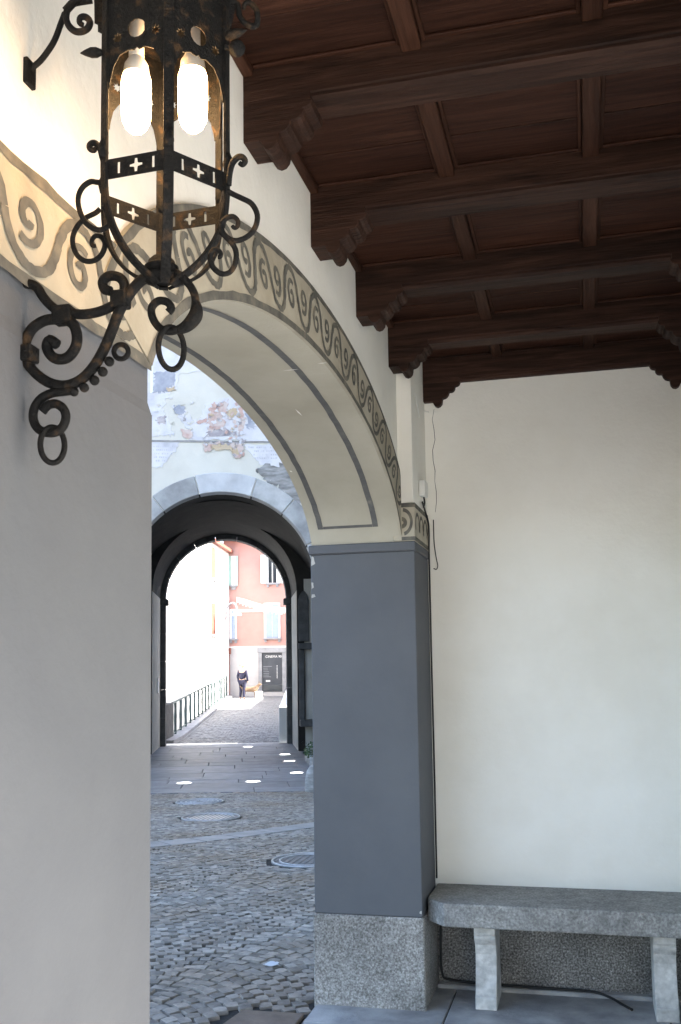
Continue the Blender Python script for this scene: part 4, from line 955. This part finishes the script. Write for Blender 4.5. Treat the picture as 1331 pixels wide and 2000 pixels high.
def window(x0, y0, x1, y1, shut=None, open_=0, fmat='white'):
    a, b, c, d = rect(x0, y0, x1, y1); t = .09
    wn = MB().box(a + t, b - t, -.005, .04, c + t, d - t).build('window', 'glass', ph)
    m = MB(); m.box(a, a + t, -.05, .03, c, d); m.box(b - t, b, -.05, .03, c, d); m.box(a + t, b - t, -.05, .03, d - t, d); m.build('frame', fmat, wn, bevel=.008)
    m = MB(); m.box(a - .06, b + .06, -.14, .03, c - .02, c + .07); m.box(a, a + .12, -.09, .02, c - .16, c - .021); m.box(b - .12, b, -.09, .02, c - .16, c - .021); m.build('sill', 'frame_stone', wn, bevel=.01)
    mid = (a + b) / 2
    if shut and not open_:
        for s, e in ((a + t + .003, mid - .004), (mid + .004, b - t - .003)):
            sh = MB().box(s, e, -.04, -.008, c + .075, d - t - .003).build('shutter', shut, wn, bevel=.006); zz = c + .14
            while zz < d - t - .12: MB().box(s + .05, e - .05, -.052, -.041, zz, zz + .045).build('slat', shut, sh); zz += .075
    if shut and open_:
        wsh = (b - a) / 2 - .02
        for s, e in ((a - wsh - .02, a - .02), (b + .02, b + wsh + .02)):
            sh = MB().box(s, e, -.09, -.055, c + .05, d).build('shutter', shut, wn, bevel=.006); zz = c + .14
            while zz < d - .12: MB().box(s + .05, e - .05, -.102, -.091, zz, zz + .045).build('slat', shut, sh); zz += .075
    MB().box(mid - .025, mid + .025, -.03, -.006, c + t, d - t).build('mullion', fmat, wn)
window(516, 1178, 548, 1248, 'shutter'); window(521, 1084, 544, 1141, 'white', 1); window(452, 1086, 461, 1146, 'shutter_green', 1); window(449, 1190, 463, 1250, 'shutter')
# white house on the left
wh = empty('white_house', at_d(420, 1380, 48)); tag(wh, 'sunlit white house standing left of the bridge', 'house')
c1, c2, c3, c4 = at_d(461, 1352, 52.3), at_d(275, 1352, 34), at_d(60, 1352, 36), at_d(230, 1352, 58)
he = at_d(461, 1086, 52.3).z
foot = [(p.x, p.y) for p in (c1, c2, c3, c4)]
m = MB(); m.prism(foot, lambda a, b, t: (a, b, t), -.6, he); m.build('wall', 'white', wh)
cx = sum(p[0] for p in foot) / 4; cy = sum(p[1] for p in foot) / 4
rf = [(cx + (a - cx) * 1.07, cy + (b - cy) * 1.07) for a, b in foot]
m = MB(); m.prism(rf, lambda a, b, t: (a, b, t), he + .002, he + .16); m.build('eaves', 'redwood', wh)
m = MB(); rt_ = Vector((cx, cy, he + 2.2)); m.add([(a, b, he + .163) for a, b in rf] + [rt_], [(0, 1, 4), (1, 2, 4), (2, 3, 4), (3, 0, 4), (3, 2, 1, 0)]); m.build('roof', 'roof', wh)
f1 = Vector((c2.x - c1.x, c2.y - c1.y, 0)); FL_ = f1.length; f1.normalize(); fn_ = Vector((-f1.y, f1.x, 0))
if fn_.dot(pr) < 0: fn_ = -fn_
def wside(nm, s0, s1, z0, z1, mat, proud=.03, parent=wh):
    P = []
    for zz in (z0, z1):
        for s_, t_ in ((s0, -.02), (s1, -.02), (s1, proud), (s0, proud)):
            q = Vector((c1.x, c1.y, 0)) + f1 * s_ + fn_ * t_; P.append((q.x, q.y, zz))
    m = MB(); m.add(P, [(0, 3, 2, 1), (4, 5, 6, 7), (0, 1, 5, 4), (1, 2, 6, 5), (2, 3, 7, 6), (3, 0, 4, 7)]); return m.build(nm, mat, parent)
for s0 in (.8, 5.5):
    for z0 in (3.5, 6.2):
        wn = wside('window', s0, s0 + .9, z0, z0 + 1.5, 'redwood', .03); wside('sill', s0 - .1, s0 + 1.0, z0 - .12, z0 - .01, 'frame_stone', .12, wn)
dw = wside('door', .5, 1.9, .5, 2.6, 'redwood', .04); wside('awning', .4, 2.0, 2.62, 2.95, 'redwood', .10, dw)
# house on the right bank, hidden by the gate; shades the right of the bridge
bh = empty('bank_house', bp(16, 8)); tag(bh, 'plain house on the right bank beside the bridge', 'house')
def bprism(s0, s1, t0, t1, z0, z1): return MB().add([(*bp(s, t).xy, z) for z in (z0, z1) for s, t in ((s0, t0), (s0, t1), (s1, t1), (s1, t0))], [(0, 3, 2, 1), (4, 5, 6, 7), (0, 1, 5, 4), (1, 2, 6, 5), (2, 3, 7, 6), (3, 0, 4, 7)])
bprism(-1, 12.0, 9, 15, -.6, 8.8).build('wall', 'plaster', bh); bprism(-1.4, 12.4, 8.6, 15.4, 8.803, 9.1).build('roof', 'roof', bh)
bprism(12.45, BL - 1.2, 9.2, 15, -.6, 6.0).build('low_wing', 'plaster', bh); bprism(12.45, BL - 1.0, 8.9, 15.4, 6.003, 6.2).build('wing_roof', 'roof', bh)
# street lamp on the white house
lm = empty('street_lamp', at_d(441, 1200, 47)); tag(lm, 'grey gooseneck street lamp fixed to the white house', 'street lamp')
MB().tube(smooth_path([at_d(a, b, 47) for a, b in ((441, 1212), (441, 1205), (443, 1190), (449, 1180), (456, 1178), (461, 1183), (463, 1193))], 4), .045, 8).build('arm', 'frame_stone', lm, smooth=True)
m = MB()
q = at_d(463, 1196, 47); MB().lathe([(.06, .12), (.10, .05), (.20, -.06), (.24, -.14), (.23, -.16)], q, 16).build('shade', 'shutter', lm, smooth=40)
for y_ in (1197, 1205): MB().tube([at_d(437, y_, 47.2), at_d(444, y_, 46.9)], .05, 6).build('bracket', 'frame_stone', lm)
# bunting
bt = empty('bunting', at_d(510, 1185, 48)); tag(bt, 'string of white paper bunting across the pink house', 'bunting')
P = [at_d(462, 1166, 51), at_d(478, 1171, 50), at_d(500, 1178, 49), at_d(520, 1183, 48), at_d(545, 1187, 47), at_d(575, 1189, 46)]
P = smooth_path(P, 6); MB().tube(P, .012, 5).build('cord', 'white', bt)
for i in range(1, len(P) - 1):
    p = P[i]; x = (P[i + 1] - P[i]); x.z = 0; wd_ = .085; hh = .26 + .08 * (i % 2)
    sh = [(-wd_, 0), (wd_, 0), (wd_, -hh + .1), (wd_ * .5, -hh), (0, -hh + .1), (-wd_ * .5, -hh), (-wd_, -hh + .1)]
    mobj('pennant', sheet([sh, slot(-.03, -.12, .013, .04), slot(.03, -.12, .013, .04)], .006, frame(p, x, (0, 0, 1))), 'white', bt)
# a person with a dog
def skinned(name, joints, bones, mat, parent, sub=2):
    me = bpy.data.meshes.new(name); me.from_pydata([j[0] for j in joints], bones, []); me.update()
    o = bpy.data.objects.new(name, me); place(o, parent); me.materials.append(M[mat])
    sk = o.modifiers.new('skin', 'SKIN')
    sv = me.skin_vertices[0].data if me.skin_vertices else None
    if sv is None:
        bm = bmesh.new(); bm.from_mesh(me); bm.verts.layers.skin.verify(); bm.to_mesh(me); bm.free(); sv = me.skin_vertices[0].data
    for i, j in enumerate(joints): r = j[1]; sv[i].radius = (r, r) if not isinstance(r, tuple) else r; sv[i].use_root = i == 0
    ss_ = o.modifiers.new('sub', 'SUBSURF'); ss_.levels = sub; ss_.render_levels = sub
    for p in me.polygons: p.use_smooth = True
    sk.use_smooth_shade = True
    return o
DP = (W0 - EYE).dot(FW) - 2.2
def near_door(x): p = at_d(x, 1354, DP); p.z = bz((p - A_).dot(bd)); return p
pp = near_door(474); pe = empty('person', pp, PA + R(160), local=True); tag(pe, 'person in dark jacket with pale hat walking a tan dog', 'person')
j = [((0, 0, .92), (.15, .11)), ((0, 0, 1.15), (.145, .10)), ((0, 0, 1.36), (.17, .10)), ((0, 0, 1.47), .055), ((0, -.01, 1.56), .075), ((0, -.02, 1.66), .085),
     ((.19, 0, 1.38), .055), ((.25, .02, 1.12), .045), ((.24, -.10, .90), .035), ((.24, -.14, .82), .03), ((-.19, 0, 1.38), .055), ((-.26, .02, 1.12), .045), ((-.27, -.06, .88), .035), ((-.27, -.08, .80), .03),
     ((.10, 0, .86), .085), ((.11, -.08, .48), .06), ((.11, .02, .08), .045), ((.12, -.12, .04), .04), ((-.10, 0, .86), .085), ((-.11, .06, .48), .06), ((-.12, .12, .08), .045), ((-.12, -.0, .04), .04)]
bn = [(0, 1), (1, 2), (2, 3), (3, 4), (4, 5), (2, 6), (6, 7), (7, 8), (8, 9), (2, 10), (10, 11), (11, 12), (12, 13), (0, 14), (14, 15), (15, 16), (16, 17), (0, 18), (18, 19), (19, 20), (20, 21)]
skinned('body', j, bn, 'skin', pe)
jj = [(a, (b[0] * 1.25, b[1] * 1.3) if isinstance(b, tuple) else b * 1.35) for a, b in j]
sel = [0, 1, 2, 6, 7, 8, 10, 11, 12]; mp_ = {a: i for i, a in enumerate(sel)}
skinned('jacket', [jj[i] for i in sel], [(mp_[a], mp_[b]) for a, b in bn if a in mp_ and b in mp_], 'jacket', pe)
sel = [0, 14, 15, 16, 18, 19, 20]; mp_ = {a: i for i, a in enumerate(sel)}
skinned('trousers', [((j[i][0][0], j[i][0][1], j[i][0][2] - (.02 if i == 0 else 0)), jj[i][1]) for i in sel], [(mp_[a], mp_[b]) for a, b in bn if a in mp_ and b in mp_], 'jacket', pe)
MB().lathe([(.17, 1.66), (.175, 1.675), (.11, 1.69), (.105, 1.76), (.07, 1.79), (.01, 1.80)], (0, -.02, 0), 18).build('hat', 'hatstraw', pe, smooth=True)
MB().lathe([(.03, -.16), (.07, -.13), (.08, .05), (.06, .16), (.02, .18)], (0.02, -.10, 1.18), 14).build('shirt_front', 'shirt', pe, smooth=True)
dp = near_door(489); de = empty('dog', dp, PA, local=True); tag(de, 'tan dog standing beside the person in front of the dark door', 'dog')
j = [((-.25, 0, .48), (.11, .13)), ((0, 0, .48), (.10, .13)), ((.25, 0, .50), (.12, .15)), ((.38, 0, .62), .075), ((.46, 0, .74), .08), ((.58, 0, .71), .045),
     ((-.30, .07, .40), .075), ((-.25, .08, .28), .045), ((-.33, .08, .16), .03), ((-.31, .08, .03), .028), ((-.30, -.07, .40), .075), ((-.25, -.08, .28), .045), ((-.33, -.08, .16), .03), ((-.31, -.08, .03), .028),
     ((.26, .07, .36), .055), ((.25, .08, .18), .032), ((.27, .08, .03), .03), ((.26, -.07, .36), .055), ((.25, -.08, .18), .032), ((.27, -.08, .03), .03), ((-.40, 0, .56), .035), ((-.52, 0, .66), .025)]
bn = [(0, 1), (1, 2), (2, 3), (3, 4), (4, 5), (0, 6), (6, 7), (7, 8), (8, 9), (0, 10), (10, 11), (11, 12), (12, 13), (2, 14), (14, 15), (15, 16), (2, 17), (17, 18), (18, 19), (0, 20), (20, 21)]
skinned('body', j, bn, 'fur', de)
for s in (-1, 1): MB().add([(.43, s * .03, .80), (.47, s * .07, .79), (.44, s * .06, .90), (.42, s * .05, .80)], [(0, 1, 2), (1, 3, 2), (3, 0, 2), (0, 3, 1)]).build('ear', 'fur', de)
bx = near_door(508); b_ = empty('stone_block', bx, PA, local=True); tag(b_, 'small pale stone block between the dog and the dark door', 'stone block')
MB().box(-.22, .12, -.15, .15, 0, .34).build('block', 'white', b_, bevel=.03, seg=2); MB().box(-.25, .15, -.18, .18, .341, .38).build('block_top', 'white', b_, bevel=.015)
for o in list(bpy.data.objects):
    if '_local' in o: del o['_local']
